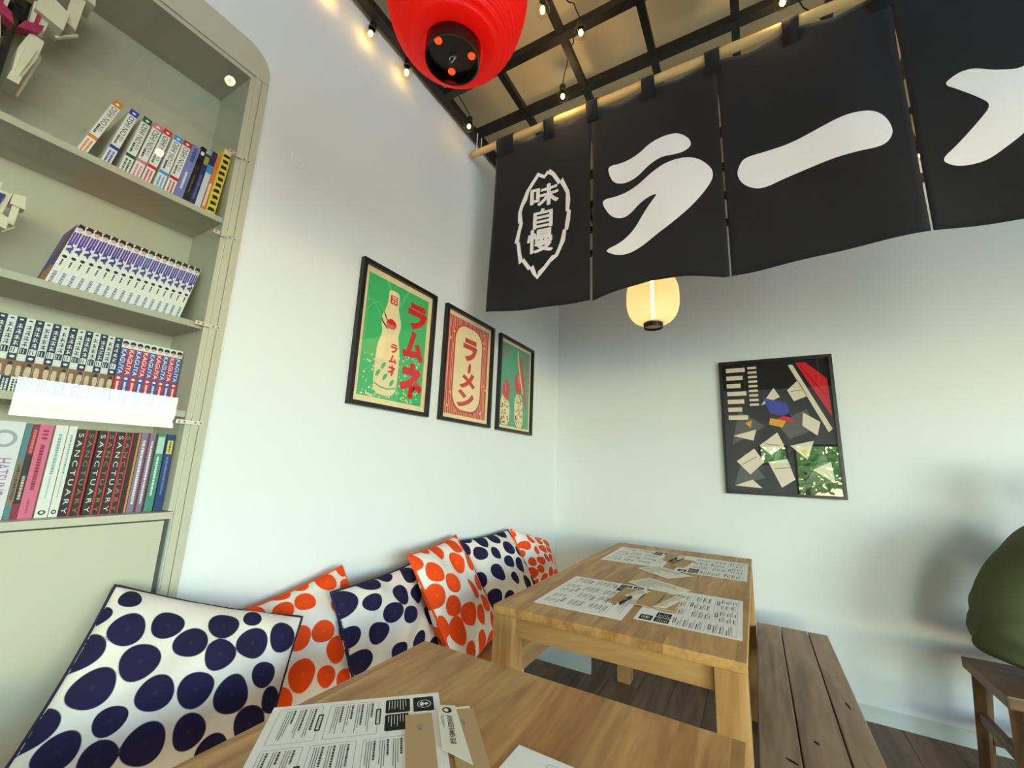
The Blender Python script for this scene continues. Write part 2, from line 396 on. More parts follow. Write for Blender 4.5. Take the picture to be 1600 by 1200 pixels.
# ---------------------------------------------------------------- dining tables
def table(label, x0, x1, y0, y1, zt=.76):
    c = ((x0+x1)/2, (y0+y1)/2, 0); t = thing('dining_table', label, 'table', c, group='oak dining tables')
    o = lambda m: off(m, c)
    make('tabletop', o(box(x0, x1, y0, y1, zt-.026, zt)), M_oak, t, bevel=.002)
    lw = .074
    for lx in (x0+.001, x1-lw-.001):
        for ly in (y0+.001, y1-lw-.001):
            make('leg', off(box(lx, lx+lw, ly, ly+lw, 0, zt-.0265), c), M_oakz, t, bevel=.002)
    for ly in (y0+.022, y1-.044): make('apron', o(box(x0+lw, x1-lw, ly, ly+.022, .672, zt-.0265)), M_oakx, t, bevel=.001)
    for lx in (x0+.022, x1-.044): make('apron', o(box(lx, lx+.022, y0+lw, y1-lw, .672, zt-.0265)), M_oak, t, bevel=.001)
    return t
TZ = .76
table('oak dining table laid with four menus, set towards the framed dark poster', -.778, -.047, 1.266, 2.757)
table('oak dining table beside the large navy dotted cushion, with loose menus', -.766, -.043, -.57, .919)

# ---------------------------------------------------------------- slatted plank bench on the open side
pb = thing('plank_bench', 'rustic brown wooden bench of three worn planks beside the oak table', 'bench', (.108, 2.0, 0))
o_ = lambda m: off(m, (.108, 2.0, 0))
for i, (a, b) in enumerate(((-.043, .0605), (.0635, .1755), (.179, .258))):
    make('plank', o_(box(a, b, 1.25, 2.74, .405, .45)), M_bench, pb, bevel=.004)
for y in (1.42, 2.5):
    for xx in (-.03, .18): make('leg', o_(box(xx, xx+.065, y, y+.08, 0, .35)), M_benchz, pb, bevel=.003)
    make('crossbeam', o_(box(-.035, .25, y+.01, y+.07, .35, .405)), M_bench, pb, bevel=.002)
make('stretcher', o_(box(.09, .125, 1.48, 2.52, .14, .20)), M_bench, pb, bevel=.002)
M_crack = pm('knot_dark', rgb(38, 24, 16), .9)
for (px, py, a, b, an) in ((1325, 1103, .004, .026, 8), (1276, 1161, .006, .010, 30), (1238, 1190, .006, .018, 60)):
    p = onZ(px, py, .4503); m = circ2d(0, 0, a, 12, b)
    ca, sa = math.cos(R(an)), math.sin(R(an))
    make('knot', ([(p.x+u*ca-v*sa-.108, p.y+u*sa+v*ca-2.0, .4503) for u, v in m[0]], m[1]), M_crack, pb)

# ---------------------------------------------------------------- steel grid under the ceiling
GZ, BT = 3.115, .02
grid = thing('ceiling_grid', 'black steel grid of square bars hung under the ceiling', 'grid', (0, 1, GZ))
g_ = lambda m: off(m, (0, 1, GZ))
GX = [-1.30+.3375*k for k in range(9)]; GY = [1.395-.3*k for k in range(9, 0, -1)]+[1.395, 1.69, 2.005, 2.32, 2.63, 2.94]
GXA, GXB = GX[0], GX[-1]
for i, xx in enumerate((GX[0], GX[-1])): make('long_bar', g_(box(xx-BT, xx+BT, GY[0]-.02, D-.001, GZ-BT, GZ+BT)), M_blackmetal, grid)
for y in GY: make('cross_bar', g_(box(GX[0]+BT, GX[-1]-BT, y-BT, y+BT, GZ-BT, GZ+BT)), M_blackmetal, grid)
for i, xx in enumerate(GX[1:-1]):
    for y, y2 in zip(GY[:-1], GY[1:]):
        make('spacer_bar', g_(box(xx-.016, xx+.016, y+BT, y2-BT, GZ-.016, GZ+.016)), M_blackmetal, grid)
make('wall_bar', g_(box(XL+.001, GX[-1], D-.04, D-.001, 2.93, 2.97)), M_blackmetal, grid)
for xx in (GX[0], GX[4], GX[-1]):
    for y in (GY[1], GY[6], GY[12]): make('hanger_rod', g_(tube([(xx, y, GZ+BT), (xx, y, CEIL)], .006, 8)), M_blackmetal, grid)
# ---------------------------------------------------------------- bamboo pole and noren curtain
NY, PZ, PR = 1.69, 2.985, .019
M_bamboo = pm('bamboo', rgb(224, 188, 124), .4, .4)
pole = thing('bamboo_pole', 'pale bamboo pole hung below the steel grid, carrying the dark curtain', 'pole', (-.05, NY, PZ))
pts, rs = [], []
for i in range(61):
    xx = -1.318+i*(2.62/60); pts.append((xx+.05, 0, 0)); rs.append(PR*(1.12 if i % 9 == 4 else 1.0))
make('culm', tube(pts, rs, 14), M_bamboo, pole, smooth=True)
for xx in (-1.27, 1.2):
    make('tie_cord', tube([(xx+.05+.002, 0, -.021), (xx+.05, -.0215, 0), (xx+.05, -.021, .11), (xx+.05, 0, .152), (xx+.05, .021, .11), (xx+.05, .0215, 0), (xx+.05-.002, 0, -.021)], .0025, 6), pm('cord_white', rgb(220, 215, 200), .8), pole)
M_noren = pm('noren_cotton', rgb(38, 37, 40), .85, .15, bump=.15, bscale=900, sheen=.15)
M_print = pm('noren_white_print', rgb(252, 247, 247), .8, .15)
nor = thing('noren_curtain', 'dark charcoal split curtain with large white brush lettering', 'curtain', (-.02, NY, 2.0))
NO = (-.02, NY, 2.0)
def drape(x, z):
    k = max(0, min(1, (2.95-z)/1.0))
    return .004*math.sin(x*13+.6) + k*(.022*math.sin(x*7.5+1.2)+.008*math.sin(x*19+z*4)) - .006*math.sin(z*5+x*3)*k
PAN = [(-1.140, -.594), (-.582, -.036), (-.030, .530), (.536, 1.09)]
# printed figures: outlines read off the cloth plane
zn6 = lambda a, b: (740+a/3, 100+b/3); zn7 = lambda a, b: (1040+a/2.857, b/2.857); zn4 = lambda a, b: (790+a/6, 250+b/6)
def plane(pts, zf): return [(p.x, p.z) for p in (onY(*zf(a, b), NY) for a, b in pts)]
RA1 = [(630,480),(700,465),(770,430),(830,375),(900,340),(960,326),(1012,350),(1022,382),(990,412),(940,430),(880,442),(820,482),(770,532),(710,562),(658,560),(635,520)]
RA2 = [(602,640),(680,620),(760,580),(830,520),(900,470),(980,440),(1050,438),(1110,475),(1124,510),(1110,550),(1060,620),(1000,690),(930,755),(860,805),(790,860),(730,895),(680,904),(640,894),(622,880),(690,845),(750,785),(800,700),(840,645),(866,612),(820,628),(775,660),(740,700),(700,727),(650,722),(615,680)]
BO = [(318,760),(335,718),(360,695),(440,672),(560,635),(680,580),(780,535),(850,515),(920,508),(970,528),(1002,570),(1010,610),(985,652),(940,676),(860,690),(740,715),(620,755),(520,795),(450,828),(400,834),(350,816),(326,790)]
ME = [(1238,384),(1275,350),(1320,324),(1380,311),(1450,321),(1590,309),(1640,250),(1690,170),(1750,110),(1830,120),(1850,190),(1800,300),(1770,350),(1850,400),(1890,480),(1860,560),(1790,590),(1720,540),(1670,510),(1600,597),(1530,652),(1440,716),(1350,740),(1280,742),(1226,718),(1300,650),(1400,540),(1450,475),(1400,445),(1300,405)]
LEAF = [(395,95),(440,120),(500,205),(515,178),(550,240),(577,295),(580,370),(572,460),(588,470),(575,560),(560,640),(543,640),(525,740),(500,800),(465,880),(435,900),(400,940),(360,1000),(320,1045),(292,1097),(265,1060),(240,1000),(220,1018),(160,935),(143,965),(130,880),(120,780),(106,780),(122,700),(148,590),(138,590),(135,500),(150,440),(180,370),(205,290),(250,210),(300,128),(355,147),(395,95)]
def printed(name, pieces, parent, fine=.03):
    V_, F_ = [], []
    for k, m2 in enumerate(pieces):      # overlapping strokes lie a hair apart, like layers of ink
        me = bpy.data.meshes.new(name); me.from_pydata([(a, 0, b) for a, b in m2[0]], [], m2[1])
        bm = bmesh.new(); bm.from_mesh(me); bpy.data.meshes.remove(me); bmesh.ops.remove_doubles(bm, verts=bm.verts[:], dist=1e-5)
        bmesh.ops.triangulate(bm, faces=bm.faces[:])
        for _ in range(5):
            e = [q for q in bm.edges if q.calc_length() > fine]
            if not e: break
            bmesh.ops.subdivide_edges(bm, edges=e, cuts=1); bmesh.ops.triangulate(bm, faces=bm.faces[:])
        bm.verts.index_update(); n = len(V_)
        V_ += [(v.co.x-NO[0], NY+drape(v.co.x, v.co.z)-.0022-.00015*k-NO[1], v.co.z-NO[2]) for v in bm.verts]
        F_ += [tuple(v.index+n for v in f.verts) for f in bm.faces]; bm.free()
    return make(name, (V_, F_), M_print, parent)
def heavy(m2, d):      # heavier brush weight: the glyph laid over itself with small shifts
    return [([(x+dx, y+dy) for x, y in m2[0]], m2[1]) for dx, dy in [(0, 0)]+[(d*math.cos(R(q)), d*math.sin(R(q))) for q in range(0, 360, 60)]]
def bot(x):
    c = [(-1.2, 1.978), (-1.15, 1.978), (-.60, 1.958), (-.58, 1.948), (-.45, 1.972), (-.33, 1.992), (-.2, 1.985), (-.05, 1.965), (-.02, 1.97), (.54, 1.988), (1.2, 1.975)]
    for (a, b), (d, e) in zip(c[:-1], c[1:]):
        if a <= x <= d: return b+(e-b)*(x-a)/(d-a)
    return 1.975
TABS = [(-1.135, -1.028), (-.845, -.786), (-.611, -.553), (-.343, -.285), (-.075, -.017), (.206, .262), (.478, .540), (.752, .81), (1.03, 1.088)]
def top(x):
    best = min(min(abs(x-a), abs(x-b)) if not a <= x <= b else 0 for a, b in TABS)
    return 2.955-.022*min(1, best/.10)**1.0
for i, (a, b) in enumerate(PAN):
    nx, nz = 28, 40; V_, F_ = [], []
    for j in range(nz+1):
        v = j/nz
        for q in range(nx+1):
            xx = a+(b-a)*q/nx
            # panels meet in a seam above the slit and part towards the hem
            seam = max(0, min(1, (v-.74)/.1)); xx2 = xx
            if q == nx and i < 3: xx2 = xx+(PAN[i+1][0]-b)*.5*seam
            if q == 0 and i > 0: xx2 = xx-(a-PAN[i-1][1])*.5*seam
            z = bot(xx)+(top(xx)-bot(xx))*v
            V_.append((xx2-NO[0], drape(xx, z), z-NO[2]))
    for j in range(nz):
        for q in range(nx): n = j*(nx+1)+q; F_.append((n, n+1, n+nx+2, n+nx+1))
    p = make('panel', (V_, F_), M_noren, nor, smooth=True)
    sol = p.modifiers.new('cloth thickness', 'SOLIDIFY'); sol.thickness = .0016; sol.offset = 0
    if i == 0:
        L = plane(LEAF, zn4); w_ = [.020+.006*(k % 3 == 0) for k in range(len(L))]
        printed('leaf_outline', [stroke2d(L, w_)], p)
        for ch, q in (('味', [(228,218),(490,418)]), ('自', [(255,440),(430,628)]), ('慢', [(200,632),(435,862)])):
            c0, c1 = plane([((q[0][0]+q[1][0])/2, q[0][1]), ((q[0][0]+q[1][0])/2, q[1][1])], zn4)
            l, r_ = plane([(q[0][0], (q[0][1]+q[1][1])/2), (q[1][0], (q[0][1]+q[1][1])/2)], zn4)
            printed('lettering', heavy(text_in(ch, l[0]+.004, r_[0]-.004, c1[1]+.004, c0[1]-.004), .0042), p)
    else:
        for s in ([RA1, RA2] if i == 1 else [BO] if i == 2 else [ME]):
            printed('lettering', [poly2d(plane(s, zn6 if i == 1 else zn7), 2)], p)
for a, b in TABS:     # loops over the pole
    prof = [(-.0245, -.095), (-.0245, -.01)]+[(-.0245*math.cos(R(t)), .0245*math.sin(R(t))) for t in range(0, 181, 20)]+[(.0245, -.01), (.012, -.095)]
    V_, F_ = [], []
    for s in (0, 1):
        for yy, zz in prof: V_.append(((a, b)[s]-NO[0], yy+(0 if zz > -.09 else drape(a, 2.9)+(.021 if yy < 0 else -.008)), PZ+zz-NO[2]))
    n = len(prof); F_ = [(k, k+1, n+k+1, n+k) for k in range(n-1)]
    t = make('loop', (V_, F_), M_noren, nor, smooth=True)
    sol = t.modifiers.new('cloth thickness', 'SOLIDIFY'); sol.thickness = .002; sol.offset = 0

# ---------------------------------------------------------------- lanterns
def ribbed(r0, rmax, hgt, ribs, depth, power=2.4, sub=4):
    prof = []
    for k in range(ribs*sub+1):
        t = k/(ribs*sub); u = abs(2*t-1); r = r0+(rmax-r0)*(1-u**power)**(1/1.9) if u < 1 else r0
        prof.append((r-depth*(1-abs(math.sin(math.pi*t*ribs))), t*hgt))
    return prof
def lamp_light(parent, loc, watts, col, rad):
    l = bpy.data.lights.new('lamp', 'POINT'); l.energy = watts; l.color = col; l.shadow_soft_size = rad
    o = bpy.data.objects.new('lamp', l); COL.objects.link(o); o.parent = parent; o.location = loc
s_ = .80; b0 = CAM + ray(707, 96)*s_
rl = thing('paper_lantern', 'big red ribbed paper lantern with black rims hanging over the table', 'lantern', b0)
make('shade', lathe(ribbed(.062, .142, .36, 32, .0042), 48, (0, 0, .022)), paper_lantern('red_lantern_paper', rgb(250, 22, 8), 0, .4), rl, smooth=True)
make('bottom_rim', join(lathe([(.0525, 0), (.0535, .034), (.0505, .034), (.0495, .001), (.0525, 0)], 40)), pm('black_lacquer', rgb(16, 12, 12), .25, .5), rl, smooth=False)
dsk = make('bottom_disc', disc((0, 0, .016), .0505, 40), pm('black_lacquer', rgb(16, 12, 12), .25), rl)
for a in (32, 132, 258):
    make('red_stud', join(lathe([(.0, -.0022), (.0068, -.0018), (.0074, 0)], 16, (.036*math.cos(R(a)), .036*math.sin(R(a)), .0158))), emis('red_stud_glow', rgb(255, 60, 20), .6), dsk)
make('ring', tube([(.008*math.cos(R(t)), .0015*math.sin(R(2*t)), .006+.006*math.sin(R(t))) for t in range(0, 361, 24)], .0011, 6), M_steel, rl)
make('top_rim', lathe([(.052, .375), (.054, .405), (.04, .407), (.0, .407)], 40), pm('black_lacquer', rgb(16, 12, 12), .25), rl)
make('hanging_cord', tube([(0, 0, .407), (0, 0, GZ-BT-b0.z)], .003, 6), M_black, rl)
lamp_light(rl, (0, 0, .19), .09, (1, .6, .4), .04)
wl = thing('paper_lantern', 'small cream ribbed paper lantern glowing behind the dark curtain', 'lantern', (-.385, 2.005, 1.895))
make('shade', lathe(ribbed(.046, .125, .26, 24, .0026, 2.6), 48, (0, 0, .022)), paper_lantern('cream_lantern_paper', rgb(250, 236, 200), .14), wl, smooth=True)
make('bottom_rim', lathe([(.041, .004), (.044, 0), (.046, .03), (.04, .03), (.039, .004)], 36), M_black, wl)
make('bottom_disc', disc((0, 0, .010), .0395, 30), pm('lantern_wood', rgb(196, 160, 110), .6), wl)
make('top_rim', lathe([(.046, .276), (.046, .30), (.03, .302), (.0, .302)], 36), M_black, wl)
make('light_tube', tube([(0, 0, .04), (0, 0, .26)], .007, 10), emis('lantern_tube', rgb(255, 226, 150), 5), wl)
make('hanging_cord', tube([(0, 0, .302), (0, 0, GZ-BT-1.895)], .0025, 6), M_black, wl)
lamp_light(wl, (0, 0, .15), .11, (1, .92, .78), .03)

# ---------------------------------------------------------------- strings of globe bulbs along the bars
M_bulb = glass('bulb_glass', (1, .96, .86), 1.35); M_fil = emis('bulb_filament', rgb(255, 200, 96), 7)
bulb_me = {}
def bulb(parent, p, tilt=0):
    def mk(n, m, mat, par, **k):
        if n not in bulb_me: o = make(n, m, mat, par, **k); bulb_me[n] = o.data; return o
        return make(n, bulb_me[n], None, par)
    g = mk('bulb', lathe([(.0, -.066), (.012, -.0635), (.022, -.055), (.0285, -.041), (.0285, -.031), (.022, -.017), (.013, -.008), (.012, 0)], 20), M_bulb, parent, smooth=True)
    g.location = p; g.rotation_euler = (R(tilt), R(tilt*.6), 0)
    mk('filament', lathe([(0, -.052), (.008, -.047), (.010, -.036), (.007, -.025), (0, -.02)], 10), M_fil, g, smooth=True)
    mk('socket', lathe([(.0125, -.004), (.0155, 0), (.0155, .032), (.009, .042), (0, .043)], 12), M_black, g)
    return g
def strand(label, pts, col=(1, .74, .40), watts=.3):
    base = Vector(pts[0]); t = thing('string_lights', label, 'string lights', base, group='strings of globe bulbs on the grid')
    path = []
    for i, p in enumerate(pts):
        q = Vector(p)-base; bulb(t, q+Vector((0, 0, 0)), RND.uniform(-14, 14)); lamp_light(t, q+Vector((0, 0, -.038)), watts, col, .02)
        if i:
            a = Vector(pts[i-1])-base+Vector((0, 0, .045)); b = q+Vector((0, 0, .045))
            for k in range(1, 9):
                u = k/9; up = max(0, math.sin(math.pi*u))**.5*(GZ+.03-base.z-max(a.z, b.z))*.9
                path.append(a.lerp(b, u)+Vector((.006*math.sin(k*2), .006*math.cos(k*3), up)))
        path.append(q+Vector((0, 0, .045)))
    make('cord', tube(path, .0028, 6), M_black, t, smooth=True)
B = lambda px, py, z: tuple(onZ(px, py, z)+Vector((0, 0, .04)))
strand('string of glowing globe bulbs along the steel bar beside the left wall', [(-1.27, -1.1, 3.03), (-1.29, -.65, 3.02), (-1.27, -.2, 3.03), (-1.28, .2, 3.02), (-1.30, .50, 3.03), B(510, 4, 3.04-.0), B(580, 57, 2.995), B(635, 114, 3.0), B(733, 201, 3.02)][:5]+[(-1.305, .735, 3.03), B(580, 57, 2.985), B(635, 114, 2.99), B(733, 201, 3.0)], watts=.014)
strand('string of glowing globe bulbs strung across the middle of the grid', [(-.6, -1.0, 3.02), (-.58, -.4, 3.02), (-.62, .2, 3.02), (-.6, .75, 3.03), B(848, 14, 3.0), B(907, 55, 3.0), B(879, 153, 3.01)])
strand('string of glowing globe bulbs hung over the open side of the curtain', [(.6, -.8, 3.02), (.45, 0, 3.03), (.3, .8, 3.02), B(1222, 6, 3.04), (.62, 2.2, 3.0), B(1437, 246, 2.98)])

# ---------------------------------------------------------------- round cover plate high on the left wall
cp = make('wall_cover_plate', (lambda m: m)(lathe([(0, .003), (.024, .003), (.0285, .0015), (.0285, 0)], 32)), M_wall, smooth=False, loc=(XL+.0002, .725, 2.247))
cp.rotation_euler = (0, R(90), 0); tag(cp, 'small round white cover plate on the left wall above the green print', 'cover plate')
# ---------------------------------------------------------------- framed posters
def framed(label, wdt, hgt, loc, rotz, fw=.018, depth=.022, group=None):
    t = thing('framed_poster', label, 'poster', loc, (0, 0, rotz), group)
    # local: x right, z up from the lower left corner, -y towards the viewer
    make('frame', join(box(0, fw, -depth, 0, 0, hgt), box(wdt-fw, wdt, -depth, 0, 0, hgt), box(fw, wdt-fw, -depth, 0, 0, fw), box(fw, wdt-fw, -depth, 0, hgt-fw, hgt)), M_frame, t)
    make('glass', box(fw, wdt-fw, -depth*.62, -depth*.62+.0015, fw, hgt-fw), M_glass, t)
    return t
def layer(name, shapes, mat, parent, lev):
    ms = join(*[lift(s, lambda a, b: (a, -.004-.0004*lev, b)) for s in shapes])
    return make(name, ms, mat, parent)
def sheet(t, wdt, hgt, mat, fw=.018): return make('print', box(fw, wdt-fw, -.004, -.0005, fw, hgt-fw), mat, t)
M_kr = pm('poster_cream', rgb(246, 222, 172), .7, .2)
M_green = pm('poster_green', rgb(70, 188, 112), .7, .2); M_red = pm('poster_red', rgb(222, 40, 44), .7, .2)
M_brick = pm('poster_brick_red', rgb(206, 66, 58), .7, .2); M_teal = pm('poster_teal', rgb(86, 168, 132), .7, .2)
PW, PH = .456, .606
WX = XL+.0005
rz = R(90)
g3 = 'row of three framed prints on the left wall'
# 1: green print with a soda bottle
t1 = framed('black framed green print of a cream soda bottle with red lettering', PW, PH, (WX, 1.036, 1.421), rz, group=g3)
s1 = sheet(t1, PW, PH, M_kr)
layer('green_ground', [rect2d(.044, PW-.044, .044, PH-.044)], M_green, s1, 1)
bt = [(.125,.075),(.16,.06),(.215,.06),(.245,.08),(.250,.11),(.252,.20),(.250,.27),(.238,.31),(.234,.335),(.245,.37),(.243,.40),(.225,.44),(.219,.49),(.222,.515),(.212,.53),(.168,.53),(.157,.515),(.160,.49),(.152,.44),(.132,.40),(.131,.37),(.142,.335),(.138,.31),(.122,.27),(.118,.20),(.120,.11)]
layer('bottle', [poly2d(bt, 1)], M_kr, s1, 2)
rr = random.Random(3)
layer('bubbles', [circ2d(rr.uniform(.06, .39), .05+.22*rr.random()**1.6, rr.uniform(.002, .006), 8) for _ in range(150)], M_kr, s1, 3)
layer('swirl', [stroke2d([(.05+.03*k, .40+.05*math.sin(k*.9+j)) for k in range(5)], .006) for j in range(2)], pm('poster_light_green', rgb(96, 204, 130), .7), s1, 2)
layer('seal', [rect2d(.170, .212, .468, .507)], M_red, s1, 4)
layer('seal_mark', [rect2d(.177, .189, .474, .484), rect2d(.194, .205, .474, .484), rect2d(.177, .205, .489, .493), rect2d(.186, .189, .49, .503), rect2d(.177, .205, .498, .502)], M_kr, s1, 5)
layer('red_spot', [circ2d(.188, .375, .030, 20, .022)], pm('poster_rose', rgb(226, 110, 100), .7), s1, 4)
layer('red_spot_top', [poly2d([(.16,.38),(.175,.398),(.195,.399),(.214,.385),(.217,.372),(.195,.376),(.175,.372)], 1)], M_red, s1, 5)
layer('leaves', [poly2d([(x, y), (x+.022, y+.012), (x+.03, y+.04), (x+.006, y+.028)], 1) for x, y in ((.125,.13),(.165,.12),(.205,.10),(.15,.165))], M_green, s1, 4)
layer('bowl_line', [stroke2d([(.125,.105),(.16,.092),(.2,.09),(.245,.1)], .006)], M_green, s1, 4)
layer('lettering', [text_in('ラ', .280, .408, .395, .52, .06), text_in('ム', .266, .402, .245, .385, .06), text_in('ネ', .262, .412, .072, .235, .06),
                    text_in('ラ', .196, .236, .252, .292, .04), text_in('ム', .192, .236, .205, .243, .04), text_in('ネ', .19, .238, .15, .197, .04)], M_red, s1, 6)
# 2: red print with a lantern
t2 = framed('black framed red print of a cream lantern lettered in red', PW, PH, (WX, 1.575, 1.421), rz, group=g3)
s2 = sheet(t2, PW, PH, M_kr)
layer('red_ground', [rect2d(.040, PW-.040, .040, PH-.040)], M_brick, s2, 1)
st = []
for k in range(26):
    x0 = .045+k*.0148; dx = rr.uniform(-.012, .012)
    for a, b in (((.04, .15), (.45, .566)) if .11 < x0 < .33 else ((.04, .566),)):
        st.append(stroke2d([(min(.415, max(.041, x0+dx*math.sin(3*u/6))), a+(b-a)*u/6) for u in range(7)], .0028))
st += [circ2d(rr.choice((rr.uniform(.05, .10), rr.uniform(.35, .41))), rr.uniform(.06, .55), .007, 10) for _ in range(14)]
layer('strings', st, M_kr, s2, 2)
layer('lantern_halo', [rrect2d(.088, .362, .058, .545, .10, 8)], M_brick, s2, 3)
layer('lantern', [rrect2d(.100, .350, .070, .535, .09, 8)], M_kr, s2, 4)
layer('lettering', [text_in('ラ', .170, .305, .345, .475, .055), poly2d([(.222,.275),(.248,.282),(.252,.338),(.226,.332)], 1), text_in('メ', .155, .300, .190, .282, .06), text_in('ン', .140, .295, .088, .182, .06)], M_brick, s2, 5)
# 3: teal print with raised hands
t3 = framed('black framed teal print of red gloved hands in dotted cream sleeves', PW, PH, (WX, 2.107, 1.421), rz, group=g3)
s3 = sheet(t3, PW, PH, M_kr)
layer('teal_ground', [rect2d(.036, PW-.036, .036, PH-.036)], M_teal, s3, 1)
sl1 = [(.045,.04),(.16,.04),(.165,.17),(.12,.21),(.05,.235)]; sl2 = [(.235,.04),(.345,.04),(.335,.16),(.32,.255),(.225,.255),(.22,.15)]
layer('sleeves', [poly2d(sl1, 1), poly2d(sl2, 1)], M_kr, s3, 2)
layer('hands', [poly2d([(.06,.225),(.14,.19),(.155,.25),(.15,.315),(.11,.335),(.07,.30)], 1), poly2d([(.225,.265),(.31,.26),(.32,.33),(.285,.38),(.27,.42),(.25,.40),(.225,.38),(.215,.32)], 1),
                poly2d([(.27,.535),(.29,.52),(.34,.40),(.375,.25),(.39,.17),(.372,.165),(.33,.30),(.28,.44)], 1)], M_brick, s3, 3)
layer('chopstick', [stroke2d([(.245, .545), (.26, .46), (.325, .27)], .014)], M_kr, s3, 4)
layer('noodle_curves', [stroke2d([(.04,.46),(.08,.49),(.13,.55)], .016), stroke2d([(.04,.53),(.07,.555)], .014), stroke2d([(.33,.52),(.38,.46),(.415,.36)], .02), stroke2d([(.30,.555),(.38,.52),(.415,.49)], .01)], pm('poster_mauve', rgb(176, 112, 102), .7), s3, 2)
dots = []
for _ in range(110):
    a, b = (rr.uniform(.055, .15), rr.uniform(.05, .20)) if rr.random() < .45 else (rr.uniform(.24, .33), rr.uniform(.05, .245))
    dots.append(circ2d(a, b, rr.uniform(.0035, .006), 8))
layer('sleeve_dots', dots, M_ink, s3, 4)
layer('finger_lines', [stroke2d([(.25,.39),(.262,.33)], .005), stroke2d([(.275,.40),(.285,.33)], .005), stroke2d([(.09,.31),(.10,.25)], .005)], M_kr, s3, 5)
# 4: dark poster, a plain angular composition in its colours
W4, H4 = .606, .846
t4 = framed('large black framed dark poster of angular white, red, blue and yellow shapes', W4, H4, (-.166, D-.0005, 1.094), 0, fw=.017, depth=.024)
s4 = sheet(t4, W4, H4, pm('poster_charcoal', rgb(38, 36, 38), .7, .2), .017)
def q4(pts):    # positions on the sheet, read off the photograph's wall plane
    return [(p.x+.166, p.z-1.094) for p in (onY(1080+a/4.286, 520+b/4.286, D) for a, b in pts)]
M_bone = pm('poster_bone', rgb(232, 220, 196), .7, .2)
rr = random.Random(21)
M_grey4 = pm('poster_grey', rgb(86, 82, 82), .7)
layer('grey_shards', [poly2d([(.05,.30),(.24,.42),(.10,.52)]), poly2d([(.30,.44),(.46,.52),(.50,.40),(.36,.34)]), poly2d([(.05,.06),(.22,.10),(.12,.26)]), poly2d([(.40,.05),(.57,.10),(.52,.26)])], M_grey4, s4, 1)
bars = [rect2d(.04+.0*k, .15-.015*(k % 3), .775-.052*k, .803-.052*k) for k in range(7)]+[rect2d(.165, .215, .79-.03*k, .805-.03*k) for k in range(9)]
shards = [poly2d(p) for p in ([(.225,.55),(.33,.60),(.30,.66)], [(.43,.70),(.47,.60),(.40,.57),(.37,.64)], [(.385,.80),(.41,.80),(.575,.40),(.555,.38)], [(.44,.50),(.52,.44),(.50,.36),(.43,.42)],
     [(.06,.36),(.19,.40),(.17,.33)], [(.20,.30),(.30,.38),(.33,.30),(.26,.24)], [(.36,.30),(.48,.33),(.44,.22)], [(.07,.20),(.17,.28),(.22,.20),(.14,.12)], [(.24,.20),(.34,.22),(.37,.10),(.30,.05)], [(.46,.16),(.55,.21),(.56,.09)], [(.05,.05),(.15,.09),(.20,.04)])]
layer('white_bars', bars+shards, M_bone, s4, 2)
layer('red_wedge', [poly2d([(.425,.81),(.475,.81),(.575,.70),(.58,.47)]), poly2d([(.30,.46),(.37,.50),(.39,.44)])], M_red, s4, 3)
layer('blue_block', [poly2d([(.24,.60),(.36,.56),(.38,.47),(.27,.50)])], pm('poster_blue', rgb(52, 66, 168), .7), s4, 3)
layer('yellow_block', [poly2d([(.27,.47),(.35,.45),(.33,.41),(.26,.43)]), poly2d([(.13,.44),(.17,.46),(.16,.41)]), poly2d([(.41,.27),(.45,.28),(.43,.24)])], pm('poster_yellow', rgb(232, 164, 34), .7), s4, 4)
layer('seam_lines', [stroke2d(p, .003) for p in ([(.45,.78),(.56,.60)], [(.23,.31),(.31,.30)], [(.27,.16),(.35,.17)], [(.10,.18),(.18,.23)], [(.39,.63),(.45,.64)])], M_ink, s4, 5)

